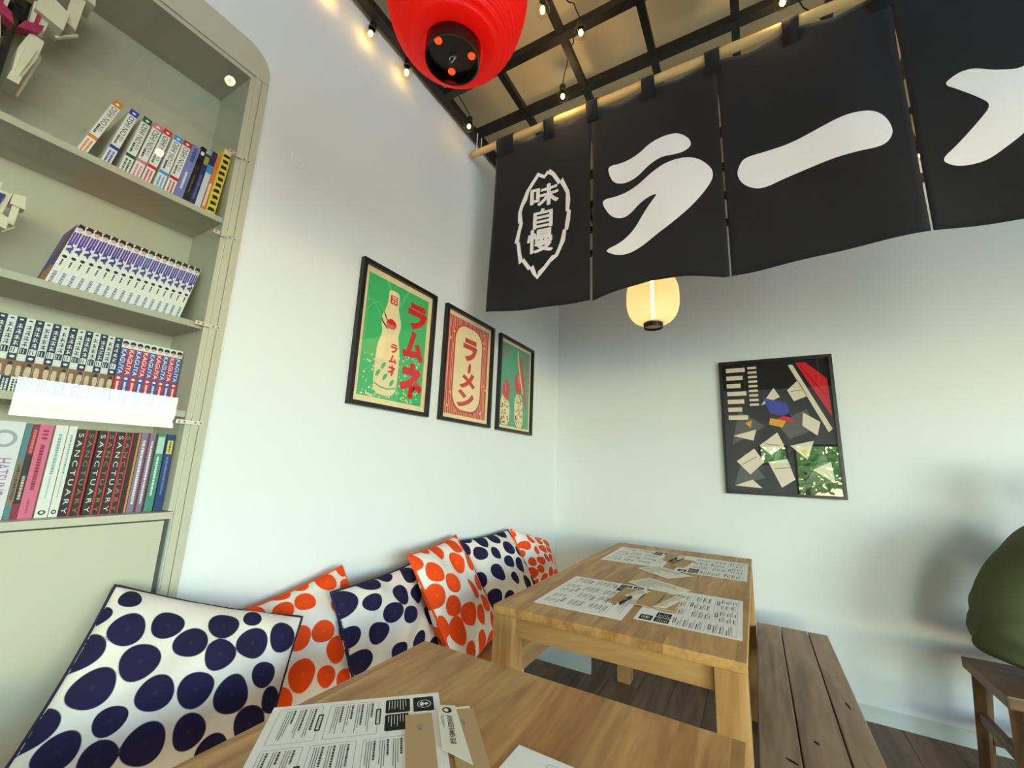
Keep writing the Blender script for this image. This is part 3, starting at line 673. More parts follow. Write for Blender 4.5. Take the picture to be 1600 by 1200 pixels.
# ---------------------------------------------------------------- dotted cushions
def rest(TL, TR, size, z0=.463):
    """direction of the sides so that the lower bottom corner rests on the seat"""
    e = (TR-TL).normalized(); c = (min(TL.z, TR.z)-z0)/size; n = math.hypot(e.x, e.y); k = e.z*c/n; m = math.sqrt(max(0, 1-c*c-k*k))
    return Vector((e.x/n*k+e.y/n*m, e.y/n*k-e.x/n*m, -c)).normalized()
def cushion(label, TL, TR, down, dots_seed, ink, size=None, thick=.13, dots=None, squash=1.0, sag=0, skew=None):
    TL, TR = Vector(TL), Vector(TR); e1 = (TR-TL); s = e1.length; e1 = e1/s
    size = size or max(s, .43); hh = size*squash
    dn = rest(TL, TR, hh) if skew is None else Vector(skew).normalized(); nrm = dn.cross(e1).normalized()
    C0 = (TL+TR)/2+dn*hh      # middle of the bottom edge
    t = thing('cushion', label, 'cushion', C0, group='dotted cushions on the wall bench')
    N = 128; rr = random.Random(dots_seed); V_, F_, A = [], [], []
    if dots is None:
        dots = []; tries = 0; rad = .096
        while tries < 4000 and len(dots) < 60:
            tries += 1; u, v = rr.uniform(-.04, 1.04), rr.uniform(-.04, 1.04)
            r = rr.uniform(.80, 1.05)*rad
            if all(math.hypot(u-a, v-b) > r+c+.008 for a, b, c, _, _ in dots): dots.append((u, v, r, rr.uniform(.85, 1.1), rr.uniform(0, 3.14)))
    gu, gv = np.meshgrid(np.linspace(0, 1, N+1), np.linspace(0, 1, N+1)); gu, gv = gu.ravel(), gv.ravel()
    a, b = np.abs(2*gu-1), np.abs(2*gv-1)
    prof = np.sqrt(np.clip((1-a**2.6)*(1-b**2.6), 0, 1))
    ou = (2*gu-1)*(1-.05*(1-b*b)); ov = (2*gv-1)*(1-.05*(1-a*a))      # sides drawn in, corners out
    fold = (.010*np.sin(9*gu+dots_seed)*np.sin(7*gv+1.3*dots_seed)+.006*np.sin(17*gu*gv+dots_seed)+.003*np.sin(26*gu-18*gv+dots_seed))*prof
    E1, DN, NR = (np.array(tuple(q)) for q in (e1, dn, nrm))
    PV, PA = [], []
    for side in (1, -1):
        d = side*thick*.5*prof+fold
        PV.append(np.outer(ou*s/2, E1)-np.outer((ov*.5+.5)*hh, DN)+np.outer(d, NR))
        uu = gu if side == 1 else 1-gu; best = np.full(len(gu), 2.5)
        for du, dv, r, asp, th in dots:
            x, y = uu-du, gv-dv; ct, sn = math.cos(th), math.sin(th); x, y = x*ct+y*sn, -x*sn+y*ct
            best = np.minimum(best, np.hypot(x, y*asp)/r*(1+.04*np.sin(3*np.arctan2(y, x)+du*20)))
        PA.append(best)
    V_ = [tuple(q) for q in np.concatenate(PV).tolist()]; A = np.concatenate(PA).tolist()
    n = (N+1)**2
    for j in range(N):
        for i in range(N):
            k = j*(N+1)+i; F_.append((k, k+1, k+N+2, k+N+1)); F_.append((n+k, n+k+N+1, n+k+N+2, n+k+1))
    me = bpy.data.meshes.new('cover'); me.from_pydata(V_, [], F_)
    at = me.attributes.new('dot', 'FLOAT', 'POINT'); at.data.foreach_set('value', A)
    bm = bmesh.new(); bm.from_mesh(me); bmesh.ops.remove_doubles(bm, verts=bm.verts[:], dist=1e-6); bmesh.ops.recalc_face_normals(bm, faces=bm.faces[:]); bm.to_mesh(me); bm.free()
    me.shade_smooth(); me.materials.append(dot_mat(ink))
    o = bpy.data.objects.new('cover', me); COL.objects.link(o); o.parent = t
    # piped seam around the edge
    path = []
    for k in range(0, 4*48+1):
        q, f = divmod(k/48, 1); q = int(q) % 4
        u, v = ((f, 0), (1, f), (1-f, 1), (0, 1-f))[q]; a, b = abs(2*u-1), abs(2*v-1)
        ou = (2*u-1)*(1-.05*(1-b*b)); ov = (2*v-1)*(1-.05*(1-a*a))
        path.append(e1*(ou*s/2)-dn*((ov*.5+.5)*hh)+nrm*.0)
    make('seam', tube(path, .0042, 8, cap=False), pm('seam_'+ink, rgb(*INK[ink]), .9), t, smooth=True)
    return t
INK = {'navy': (38, 33, 66), 'orange': (236, 76, 24)}
def dot_mat(ink):
    n = 'dotted_cotton_'+ink
    if n in MATS: return MATS[n]
    m = bpy.data.materials.new(n); m.use_nodes = True; MATS[n] = m
    N = m.node_tree.nodes; L = m.node_tree.links; b = N['Principled BSDF']
    at = N.new('ShaderNodeAttribute'); at.attribute_name = 'dot'
    cr = N.new('ShaderNodeValToRGB'); e = cr.color_ramp.elements
    c = rgb(*INK[ink]); c2 = tuple(min(1, v*1.5+.01) for v in c)
    mu = N.new('ShaderNodeMath'); mu.operation = 'MULTIPLY'; mu.inputs[1].default_value = .5; L.new(at.outputs['Fac'], mu.inputs[0]); L.new(mu.outputs[0], cr.inputs[0])
    e[0].position = 0; e[0].color = (*c2, 1); e[1].position = .09; e[1].color = (*c, 1)
    x = e.new(.485); x.color = (*c, 1); x = e.new(.515); x.color = (*rgb(232, 222, 212), 1)
    L.new(cr.outputs[0], b.inputs['Base Color']); b.inputs['Roughness'].default_value = .9; b.inputs['Specular IOR Level'].default_value = .15
    tc = N.new('ShaderNodeTexCoord'); nz = N.new('ShaderNodeTexNoise'); nz.inputs['Scale'].default_value = 420; bp = N.new('ShaderNodeBump'); bp.inputs['Strength'].default_value = .25; bp.inputs['Distance'].default_value = .0015
    L.new(tc.outputs['Object'], nz.inputs['Vector']); L.new(nz.outputs[0], bp.inputs['Height']); L.new(bp.outputs[0], b.inputs['Normal'])
    return m
# the big cushion's printed dots: (u, v up) on its face
c1_dn = None
TL1, TR1 = Vector((-1.29, .44, .906)), Vector((-1.115, .805, .777))
def face_uv(px, py):
    e1 = TR1-TL1; s = e1.length; e1 = e1/s; dn = rest(TL1, TR1, .43); n = dn.cross(e1)
    P0 = TL1+n*.045; d = ray(px, py); k = (P0-CAM).dot(n)/d.dot(n); p = CAM+d*k-P0
    return p.dot(e1)/s, 1-p.dot(dn)/.43
_z = [(560,285,100),(750,260,86),(1005,265,72),(850,350,84),(610,440,96),(980,410,82),(1135,350,76),(1280,315,66),(390,555,112),(675,595,98),(865,575,90),(1195,490,74),(1040,590,84),(465,720,112),(840,765,100),(625,830,112),(1130,720,84),(230,850,120),(410,900,110),(590,135,45),(1140,225,34),(1240,600,70),(950,860,90),(120,720,100),(350,370,90),(440,200,45)]
D1 = []
for a, b, r in _z:
    u, v = face_uv(a/2.857, 880+b/2.857); D1.append((u, v, .086 if r > 50 else .05, .97, .6))
for i in range(len(D1)):      # neighbouring dots stay clear of each other
    for j in range(i):
        p, q = D1[i], D1[j]; gap = math.hypot(p[0]-q[0], p[1]-q[1])-.007
        if gap < p[2]+q[2]:
            k = max(.4, gap/(p[2]+q[2])); D1[i] = (*p[:2], p[2]*k, *p[3:]); D1[j] = (*q[:2], q[2]*k, *q[3:])
cushion('large cushion with navy dots propped at the end of the bench by the cabinet', TL1, TR1, c1_dn, 1, 'navy', dots=D1, thick=.12)
cushion('orange dotted cushion half hidden behind the large navy dotted cushion', (-1.29, .70, .77), (-1.285, 1.06, .842), None, 2, 'orange', thick=.11, size=.37)
cushion('navy dotted cushion leaning on the wall below the green print', onX(517, 926, -1.17), onX(652, 876, -1.29), None, 3, 'navy', thick=.11, size=.372, skew=(.42, .06, -.86))
cushion('orange dotted cushion standing turned between two navy dotted cushions', (-1.175, 1.27, .859), (-1.29, 1.72, .868), None, 4, 'orange', thick=.11)
cushion('navy dotted cushion against the wall beyond the turned orange cushion', (-1.28, 1.75, .838), (-1.29, 2.225, .84), None, 5, 'navy', thick=.12, size=.45)
cushion('orange dotted cushion at the end of the row by the back wall', onX(798, 827, -1.24), onX(851, 843, -1.26), None, 6, 'orange', thick=.11, size=.303, skew=(.42, -.03, -.82))
# ---------------------------------------------------------------- books on the shelves
M_pages = pm('book_pages', rgb(226, 216, 194), .9, .1)
def ink(name, r, g, b): return pm('book_'+name, rgb(r, g, b), .5, .35)
BK = {}
def book(key, label, group, X, Y, Z, t, h, dep, lean, cover, prints, face=None):
    """spine looks into the room (+x); y across the spine, z up; prints are (material, shapes) in spine millimetres"""
    root = thing('book', label, 'book', (X, Y, Z+t*math.sin(R(lean))), (-R(lean), 0, 0), group)
    if key not in BK:
        c = .0012 if t > .008 else .0006
        a = make('cover', join(box(-dep, 0, 0, c, 0, h), box(-dep, 0, t-c, t, 0, h), box(-c, 0, c, t-c, 0, h)), cover, root)
        p = make('pages', box(-dep+.003, -c, c, t-c, .002, h-.002), M_pages, root)
        k = [a.data, p.data]; q = []
        for i, (mat, shapes) in enumerate(prints):
            m = join(*[lift(s, lambda y, z: (.00025+.00012*i, y*t, z*h)) for s in shapes])
            q.append(make('spine_print', m, mat, root).data)
        if face:
            for i, (mat, shapes) in enumerate(face):
                m = join(*[lift(s, lambda y, z: (-dep+y*dep, -.0002-.0001*i, z*h)) for s in shapes])
                q.append(make('cover_print', m, mat, root).data)
        BK[key] = (k, q)
    else:
        k, q = BK[key]; make('cover', k[0], None, root); make('pages', k[1], None, root)
        for m in q: make(m.name.split('.')[0], m, None, root)
    return root
def glyph(cx, cz, rx, rz, seed):
    rr = random.Random(seed); out = []
    for k in range(2): z = cz+rz*(.75-1.1*k)*rr.uniform(.6, 1); out.append(rect2d(cx-rx*rr.uniform(.6, 1), cx+rx*rr.uniform(.6, 1), z-rz*.14, z+rz*.14))
    x = cx+rx*rr.uniform(-.3, .3); out.append(rect2d(x-rx*.16, x+rx*.16, cz-rz, cz+rz)); out.append(stroke2d([(cx-rx*.8, cz-rz), (cx-rx*.1, cz)], rz*.3)); out.append(stroke2d([(cx+rx*.1, cz), (cx+rx*.9, cz-rz)], rz*.3))
    return out
def words(x0, x1, z0, z1, n, seed, w=.5):
    """rows of small marks standing for print too fine to read, running down the spine"""
    rr = random.Random(seed); out = []; z = z1
    while z > z0:
        l = rr.uniform(.008, .03); out.append(rect2d(x0, x1, max(z0, z-l), z)); z -= l+.007
    return out
# top shelf: white volumes with coloured caps, then darker ones
W = ink('white', 240, 238, 232); K = ink('black', 24, 22, 26)
caps = [('orange', (226, 130, 40), .218, 13, .018), ('royal blue', (46, 60, 170), .262, 9.5, .018), ('dark green', (24, 84, 56), .296, 7.5, .019), ('pink', (232, 120, 150), .3185, 7.8, .020),
        ('red', (222, 36, 44), .342, 7.6, .019), ('sky blue', (70, 150, 220), .3685, 7.0, .020), ('crimson', (190, 34, 54), .393, 6.4, .020)]
for i, (n, c, y, ln, t) in enumerate(caps):
    cm = ink(n.replace(' ', '_'), *c)
    book('oshi'+n, 'white spined manga with a %s cap on the top shelf' % n, 'white manga with coloured caps', -1.372, y, SHELF[0]+.0005, t, .188, .128, ln, W,
         [(cm, [rect2d(0, 1, .905, 1), rect2d(0, 1, .285, .335)]), (pm('book_white_mark', rgb(250, 250, 250), .5), [circ2d(.5, .95, .22, 12, .016)]),
          (K, [text_in('OSHI NO', .22, .82, .545, .885, 0, -90), text_in('KO', .5, .82, .44, .52, 0, -90)]+words(.18, .40, .37, .53, 1, i)), (cm, words(.2, .42, .05, .25, 2, i+20)+words(.58, .8, .05, .25, 2, i+40))])
book('lav', 'lavender blue spined book beside the white manga on the top shelf', None, -1.372, .4145, SHELF[0]+.0005, .021, .190, .128, 6.2, ink('lavender', 126, 128, 190), [(ink('indigo', 60, 60, 130), words(.3, .7, .70, .95, 1, 9)), (W, words(.35, .6, .2, .5, 1, 10))])
book('blk', 'black spined book with a white patch near its top', None, -1.372, .4372, SHELF[0]+.0005, .0135, .200, .128, 5.8, K, [(W, [rect2d(.2, .8, .86, .92)]), (ink('moss', 120, 120, 70), words(.35, .6, .2, .5, 1, 11))])
book('nvy', 'dark navy spined book with a green and yellow patch', None, -1.372, .4522, SHELF[0]+.0005, .0135, .185, .128, 5.5, ink('navy', 44, 44, 92), [(ink('olive', 160, 160, 70), [rect2d(.1, .9, .80, .95)]), (ink('violet', 110, 108, 170), words(.3, .7, .15, .6, 1, 12))])
book('blw', 'blue and white spined book next to the yellow book', None, -1.372, .467, SHELF[0]+.0005, .014, .205, .128, 5.2, ink('pale', 206, 212, 224), [(ink('navy', 44, 44, 92), [rect2d(0, 1, .75, 1)]), (ink('sky', 60, 140, 210), [rect2d(0, 1, .62, .74)])])
book('orw', 'thin orange and white spined book against the yellow book', None, -1.372, .4825, SHELF[0]+.0005, .010, .200, .128, 5.0, ink('tangerine', 224, 120, 60), [(W, words(.2, .8, .1, .5, 1, 14))])
book('yel', 'tall yellow spined book with black lettering at the end of the top shelf', None, -1.366, .4945, SHELF[0]+.0005, .0235, .232, .14, 4.2, ink('yellow', 228, 204, 66),
     [(K, [poly2d([(.1+.1*((k*7) % 3), .05+.092*k), (.9, .06+.092*k), (.75, .105+.092*k), (.2, .1+.092*k)]) for k in range(10)]), (ink('cream', 240, 220, 170), [rect2d(.1, .9, .92, .99)])])
# second shelf: one long series leaning to the right
PU = ink('purple', 84, 70, 168); FL = ink('skin', 214, 178, 172)
for i in range(17):
    key = 'pur0' if i == 0 else 'pur'+str(i % 3)
    book(key, 'white spined manga with purple title, leaning in the long purple row' if i else 'first purple manga of the leaning row, its picture cover showing', 'purple manga leaning on the second shelf', -1.402, .2290+i*.01568, SHELF[1]+.0005, .0152, .176, .112, 10.3, W,
         [(K, [circ2d(.5, .955, .46, 14, .038), rect2d(.08, .92, .985, 1)]), (FL if i % 3 else ink('grey_face', 200, 196, 200), [circ2d(.5, .92, .36, 12, .030)]),
          (PU, [rect2d(.06+.31*k, .31+.31*k, .69-.02*(k % 2), .86+.01*k) for k in range(3)]+[stroke2d([(.1, .66), (.5, .685), (.9, .62), (.2, .58), (.85, .56)], .05)]),
          (K, [circ2d(.5, .475, .30, 12, .022)]+words(.4, .6, .33, .43, 1, i % 3)), (ink('lilac_grey', 130, 124, 170), words(.3, .7, .05, .24, 1, 7))],
         face=None if i else [(PU, [rect2d(.0, 1, .0, 1)]), (ink('lilac', 170, 150, 210), [stroke2d([(.05, .55+.1*k), (.4, .7+.08*k)], .02) for k in range(4)]), (ink('umber', 96, 62, 54), [poly2d([(.45, .5), (.6, .85), (.85, .97), (1, .9), (1, .55), (.8, .45)], 1)]),
              (ink('ochre', 196, 140, 74), [poly2d([(.1, .06), (.3, .3), (.7, .36), (1, .3), (1, .08)])])])
# third shelf: navy and white volumes, then red and blue ones
NB = ink('midnight', 26, 42, 76); BR = ink('sepia', 140, 96, 60); TN = ink('tan', 214, 190, 160)
for i in range(17):
    dark = i % 2 == 0; y = .1545+i*.01415; bg, fg = (NB, W) if dark else (ink('ivory', 226, 226, 222), NB)
    j = i % 6
    book('nw%d' % j, ('navy' if dark else 'ivory')+' spined manga with a brown picture in the upright row on the third shelf', 'navy and ivory manga on the third shelf', -1.428, y, SHELF[2]+.0005, .0138, .176, .112, 0, bg,
         [(fg, sum([glyph(.5, .955-.075*k, .34, .030, 10*j+k) for k in range(1, 6)], [])+[rect2d(.1, .9, .52, .60), rect2d(.3, .7, .955, .975)]), (bg, [rect2d(.2+.3*k, .3+.3*k, .53, .59) for k in range(2)]),
          (BR, [rect2d(.02, .98, .22, .43)]), (TN, [poly2d([(.1+.1*(j % 3), .23), (.2, .36), (.6, .40), (.9-.1*(j % 2), .33), (.8, .22)], 1)]), (K if dark else BR, [poly2d([(.15, .35), (.4, .42), (.8, .40), (.75, .36), (.4, .37)], 1)]),
          (W if not dark else NB, [rect2d(.02, .98, 0, .21)]), (NB if not dark else W, words(.2, .42, .03, .19, 1, j)+words(.56, .8, .03, .19, 1, j+3)), (W, [circ2d(.5, .475, .3, 10, .018)])])
RD = ink('scarlet', 200, 44, 52); BL = ink('cobalt', 56, 84, 160)
for i in range(9):
    a, b = (BL, RD) if i % 2 == 0 else (RD, BL)
    book('rb%d' % (i % 2), ('blue' if i % 2 == 0 else 'red')+' over '+('red' if i % 2 == 0 else 'blue')+' spined manga in the bright row by the cabinet side', 'red and blue manga on the third shelf', -1.428, .396+i*.01515, SHELF[2]+.0005, .0149, .176, .112, 0, a,
         [(W, [rect2d(0, 1, .87, 1)]), (K, [circ2d(.5, .945, .42, 12, .034)]), (FL, [circ2d(.5, .915, .3, 10, .024)]), (W, [text_in('KAGUYA', .18, .84, .47, .85, .012, -90)]), (b, [rect2d(0, 1, 0, .45)]), (W, [circ2d(.5, .41, .26, 10, .018)]+words(.35, .65, .05, .36, 1, i % 2))])
# fourth shelf: larger volumes
Z4 = 1.0585
def b4(key, label, y0, y1, h, cov, pr, group=None, x=-1.374): return book(key, label, group, x, y0+.0003, Z4, y1-y0-.0006, h, .142, 0, cov, pr)
b4('hat', 'thick white book with mauve lettering and a grey round picture', .205, .2565, .205, ink('offwhite', 226, 222, 224), [(ink('mauve', 170, 120, 160), [text_in('HATSUNE', .45, .85, .25, .62, .01, -90)]), (ink('silver', 170, 168, 176), [circ2d(.5, .82, .36, 20, .09)]), (ink('offwhite', 226, 222, 224), [circ2d(.5, .82, .24, 16, .06)])])
b4('tea', 'slim book with a teal and brown spine beside the black and red book', .2565, .267, .203, ink('drab', 138, 118, 96), [(ink('teal', 84, 130, 134), [rect2d(0, 1, .62, 1), rect2d(0, 1, 0, .14)]), (ink('dark_umber', 70, 56, 44), words(.3, .75, .2, .56, 1, 31))])
b4('blr', 'slim black book with red spine ends beside the pink book', .267, .2775, .2, ink('soot', 44, 34, 36), [(ink('garnet', 150, 36, 50), [rect2d(0, 1, .68, 1), rect2d(0, 1, 0, .16)]), (TN, words(.3, .75, .2, .45, 1, 32)), (ink('salmon', 220, 120, 120), words(.3, .75, .7, .95, 1, 33))])
b4('pnk', 'pink spined book with dark red title in the lowest book row', .2775, .2995, .203, ink('rose', 222, 110, 138), [(ink('wine', 150, 24, 66), words(.36, .66, .30, .78, 1, 35)+[rect2d(.3, .7, .84, .86), rect2d(.3, .7, .88, .9), rect2d(.3, .7, .92, .94)]), (ink('rose_dark', 180, 70, 100), words(.42, .58, .06, .2, 1, 36))])
for j, (a, b) in enumerate(((.302, .3225), (.3235, .338))):
    b4('wht%d' % j, ('thicker' if j == 0 else 'thinner')+' cream white book with pale blue title and ring mark', a, b, .204, ink('milk', 236, 232, 220), [(ink('pale_blue', 130, 170, 190), words(.38, .64, .46, .9, 1, 37+j)), (ink('pale_blue2', 170, 192, 200), words(.42, .58, .2, .44, 1, 47+j)), (K, [ring2d(circ2d(.5, .055, .30, 16, .024)[0], circ2d(.5, .055, .16, 16, .013)[0])])])
GD = ink('brass', 168, 144, 92); EB = ink('ebony', 44, 34, 28)
for i, (a, b) in enumerate(((.3385, .3575), (.3575, .377), (.377, .394), (.394, .411), (.411, .427), (.427, .443))):
    b4('san%d' % (i % 2), 'dark brown book titled SANCTUARY with a red edge stripe', a, a+.0162 if i else b, .198, EB, [(RD, [rect2d(.80, 1, 0, 1)]), (GD if i % 2 else W, [text_in('S A N C T U A R Y', .2, .66, .03, .95, 0, -90)])], 'dark brown SANCTUARY volumes')
b4('ora', 'thin dark book with an orange edge stripe after the SANCTUARY volumes', .4435, .4575, .198, EB, [(ink('amber', 224, 140, 60), [rect2d(.7, 1, 0, 1)])])
for j, (a, b) in enumerate(((.4585, .4765), (.477, .4915))):
    b4('lvm%d' % j, 'lilac grey book with a maroon edge, the '+('thicker' if j == 0 else 'thinner')+' of two', a, b, .2, ink('heather', 136, 122, 150), [(ink('maroon', 130, 34, 60), [rect2d(.78, 1, 0, 1)]), (W, words(.3, .6, .1, .9, 1, 50+j))])
b4('gre', 'teal green book with a pale top beside the navy book', .4935, .512, .2, ink('sea', 70, 140, 122), [(ink('mint', 190, 216, 204), [rect2d(.1, .9, .74, .96)]), (W, words(.35, .6, .2, .7, 1, 60))])
b4('nav', 'navy book with a yellow label at the end of the lowest book row', .5145, .533, .2, ink('marine', 40, 62, 120), [(ink('lemon', 226, 206, 90), [rect2d(.15, .85, .74, .92)]), (K, words(.4, .6, .76, .9, 1, 61)), (ink('steel_blue', 120, 140, 190), words(.35, .6, .2, .7, 1, 62))])

# ---------------------------------------------------------------- toy robots standing on the shelves
M_toyw = pm('toy_white', rgb(222, 216, 192), .45); M_toyp = pm('toy_magenta', rgb(170, 40, 84), .4); M_toyd = pm('toy_dark', rgb(36, 38, 42), .45); M_toyb = pm('toy_ice', rgb(168, 190, 196), .4)
def prism(poly, x0, x1):
    n = len(poly); V_ = [(x0, a, b) for a, b in poly]+[(x1, a, b) for a, b in poly]
    return V_, [tuple(range(n-1, -1, -1)), tuple(range(n, 2*n))]+[(i, (i+1) % n, n+(i+1) % n, n+i) for i in range(n)]
def toy(label, X, Y, Z, s, A, Bm, Cm, lift_=0):
    t = thing('toy_robot', label, 'toy', (X, Y, Z))
    P = lambda name, poly, x0, x1, mat, par=None: make(name, prism([(a*s, b*s+lift_) for a, b in poly], x0*s, x1*s), mat, par or t)
    if lift_:
        make('display_stand', join(box(-.045, .03, -.05, .05, 0, .006), box(-.035, -.028, -.006, .006, .006, lift_+.165*s), box(-.035, -.012*s, -.006, .006, lift_+.165*s, lift_+.172*s)), M_toyd, t)
    for sy in (1, -1):
        f = lambda p: [(a*sy, b) for a, b in p] if sy == 1 else [(a*sy, b) for a, b in p][::-1]
        lg = P('leg', f([(.012, .0), (.022, .0), (.034, .06), (.036, .10), (.018, .104), (.010, .06)]), -.018, .020, A)
        P('shin_plate', f([(.014, .006), (.02, .006), (.03, .07), (.018, .09)]), .020, .026, A, lg)
        P('heel_fin', f([(.026, -.012), (.029, -.012), (.042, .085), (.038, .09)]), -.016, -.010, A, lg)
        P('foot', f([(.008, -.012), (.022, -.012), (.024, .004), (.01, .006)]), -.014, .03, Bm)
        P('knee_plate', f([(.002, .092), (.026, .104), (.030, .124), (.008, .112)]), .006, .030, Cm)
        P('thigh', f([(.014, .108), (.032, .108), (.036, .172), (.012, .172)]), -.014, .014, Bm)
        P('thigh_stripe', f([(.018, .115), (.023, .115), (.026, .172), (.02, .172)]), .014, .017, Cm)
        P('skirt_plate', f([(.014, .15), (.052, .14), (.054, .182), (.016, .20)]), -.02, .026, A)
        P('arm', f([(.05, .17), (.068, .165), (.07, .25), (.052, .25)]), -.014, .016, A)
        P('shoulder', f([(.044, .24), (.082, .235), (.076, .285), (.046, .28)]), -.024, .024, A)
    P('torso', [(-.034, .19), (.034, .19), (.044, .275), (-.044, .275)], -.026, .026, Bm)
    P('chest_plate', [(-.02, .2), (.02, .2), (.03, .262), (-.03, .262)], .026, .034, Cm)
    P('head', [(-.015, .278), (.015, .278), (.017, .305), (0, .315), (-.017, .305)], -.014, .016, A)
    P('blade', [(.046, .135), (.049, .133), (.075, .165), (.072, .168)], -.004, .004, A)
toy('white toy robot with magenta plates on a stand on the top shelf', -1.398, .083, SHELF[0]+.0005, 1.25, M_toyw, M_toyw, M_toyp, .10)
toy('dark toy robot with ice blue plates on the top shelf', -1.468, .012, SHELF[0]+.0005, 1.3, M_toyd, M_toyd, M_toyb, .075)
toy('small white and blue toy robot on the second shelf', -1.43, .125, SHELF[1]+.0005, .62, M_toyw, M_toyw, pm('toy_blue', rgb(40, 56, 120), .4), .02)

# ---------------------------------------------------------------- menus, cutlery pouches and cards on the tables
def page_shapes(seed):
    rr = random.Random(seed); inkS, grey, dg, white = [], [], [], []
    inkS += [rrect2d(.012, .060, -.050, -.012, .003), rrect2d(.012, .056, -.100, -.056, .004), rrect2d(.060, .108, -.100, -.056, .004)]
    white += [ring2d(circ2d(.036, -.030, .013, 20)[0], circ2d(.036, -.030, .0115, 20)[0]), circ2d(.036, -.034, .007, 12, .004), circ2d(.036, -.026, .004, 10)]
    for x0 in (.016, .064):
        for k in range(7): white.append(rect2d(x0, x0+rr.uniform(.02, .036), -.063-.005*k-.0011, -.063-.005*k))
    def section(x0, x1, y0, y1, tagx=None, cols=1):
        o, i = rrect2d(x0, x1, y1, y0, .004)[0], rrect2d(x0+.0006, x1-.0006, y1+.0006, y0-.0006, .0036)[0]; grey.append(ring2d(o, i))
        m = (x0+x1)/2; tw = .024
        inkS.append(rrect2d(m-tw, m+tw, y0-.0045, y0+.0045, .002))
        x = m-tw+.005
        while x < m+tw-.005:
            l = rr.uniform(.0025, .004); white.append(rect2d(x, x+l, y0-.0022, y0+.0022)); x += l+.0009
        for c in range(cols):
            a, b = x0+.006+(x1-x0-.006)*c/cols, x0+(x1-x0)*(c+1)/cols-.006; y = y0-.010
            while y > y1+.008:
                x = a; e = a+(b-a)*rr.uniform(.45, .75)
                while x < e:
                    l = rr.uniform(.003, .008); dg.append(rect2d(x, min(x+l, e), y-.0032, y)); x += l+.0012
                y -= .0062
                for _ in range(rr.randint(1, 3)):
                    if y < y1+.006: break
                    grey.append(rect2d(a, a+(b-a)*rr.uniform(.6, 1), y-.0011, y)); y -= .0036
                y -= .004
    section(.012, .112, -.112, -.198); section(.012, .112, -.210, -.283)
    section(.124, .405, -.060, -.132, cols=3); section(.124, .405, -.142, -.212, cols=3); section(.124, .26, -.222, -.283, cols=2); section(.270, .405, -.222, -.283, cols=2)
    for k in range(3): grey.append(rect2d(.13, .13+.26*rr.uniform(.7, 1), -.02-.01*k-.0012, -.02-.01*k))
    return inkS, dg, grey, white
PG = {}
def menu(label, tl, u, z, seed=1):
    """tl = top left corner of the page, u = reading direction on the table"""
    a = math.atan2(u[1], u[0]); t = thing('menu', label, 'menu', (tl[0], tl[1], z), (0, 0, a), 'paper menus on the tables')
    if seed not in PG:
        P = [make('sheet', box(0, .42, -.297, 0, 0, .0005), M_paper, t).data]
        for i, (sh, mt) in enumerate(zip(page_shapes(seed), (M_ink, M_darkgrey, M_grey, M_white))):
            P.append(make('printing', join(*[lift(s, lambda x, y: (x, y, .0007+.0001*(3 if i == 3 else i))) for s in sh]), mt, t).data)
            
        PG[seed] = P
    else:
        P = PG[seed]; make('sheet', P[0], None, t)
        for m in P[1:]: make('printing', m, None, t)
    for c in t.children:
        if c.name.startswith('printing'): c['kind'] = 'stuff'
    return t
Zt = TZ+.0004
menu('paper menu under a kraft pouch beside the large navy cushion', (-.577, .744), (.70, -.714), Zt)
menu('paper menu lying alone near the free edge of the table', (-.364, .272), (.0, 1), Zt+.0018, 2)
menu('paper menu by the orange cushions, at the table end with the kraft pouches', (-.392, 1.793), (.02, -1), Zt)
menu('paper menu beside the plank bench, at the table end with the kraft pouches', (-.357, 1.412), (-.02, 1), Zt)
menu('paper menu by the wall bench, at the table end by the back wall', (-.420, 2.612), (.01, -1), Zt)
menu('paper menu beside the plank bench, at the table end by the back wall', (-.358, 2.170), (.0, 1), Zt)
def quad(pts, z0, z1):
    n = len(pts); V_ = [(a, b, z0) for a, b in pts]+[(a, b, z1) for a, b in pts]
    return V_, [tuple(range(n-1, -1, -1)), tuple(range(n, 2*n))]+[(i, (i+1) % n, n+(i+1) % n, n+i) for i in range(n)]
def pouch(label, c, u, L, Wd, z):
    a = math.atan2(u[1], u[0]); t = thing('cutlery_pouch', label, 'pouch', (c[0], c[1], z), (0, 0, a), 'kraft cutlery pouches')
    make('sleeve', box(0, L, -Wd/2, Wd/2, 0, .0022), M_kraft, t, bevel=.0006)
    make('flap', box(L-.03, L+.001, -Wd/2+.001, Wd/2-.001, .0023, .003), M_kraft, t)
    make('napkin', box(-.008, .02, -Wd/2+.006, Wd/2-.006, .0004, .0018), M_white, t)
    make('printed_mark', join(*[lift(s, lambda x, y: (x, y, .00235)) for s in (circ2d(.045, .001, .003, 10), rect2d(.034, .036, -.004, .004), rect2d(.038, .039, -.004, .004))]), M_grey, t)
    return t
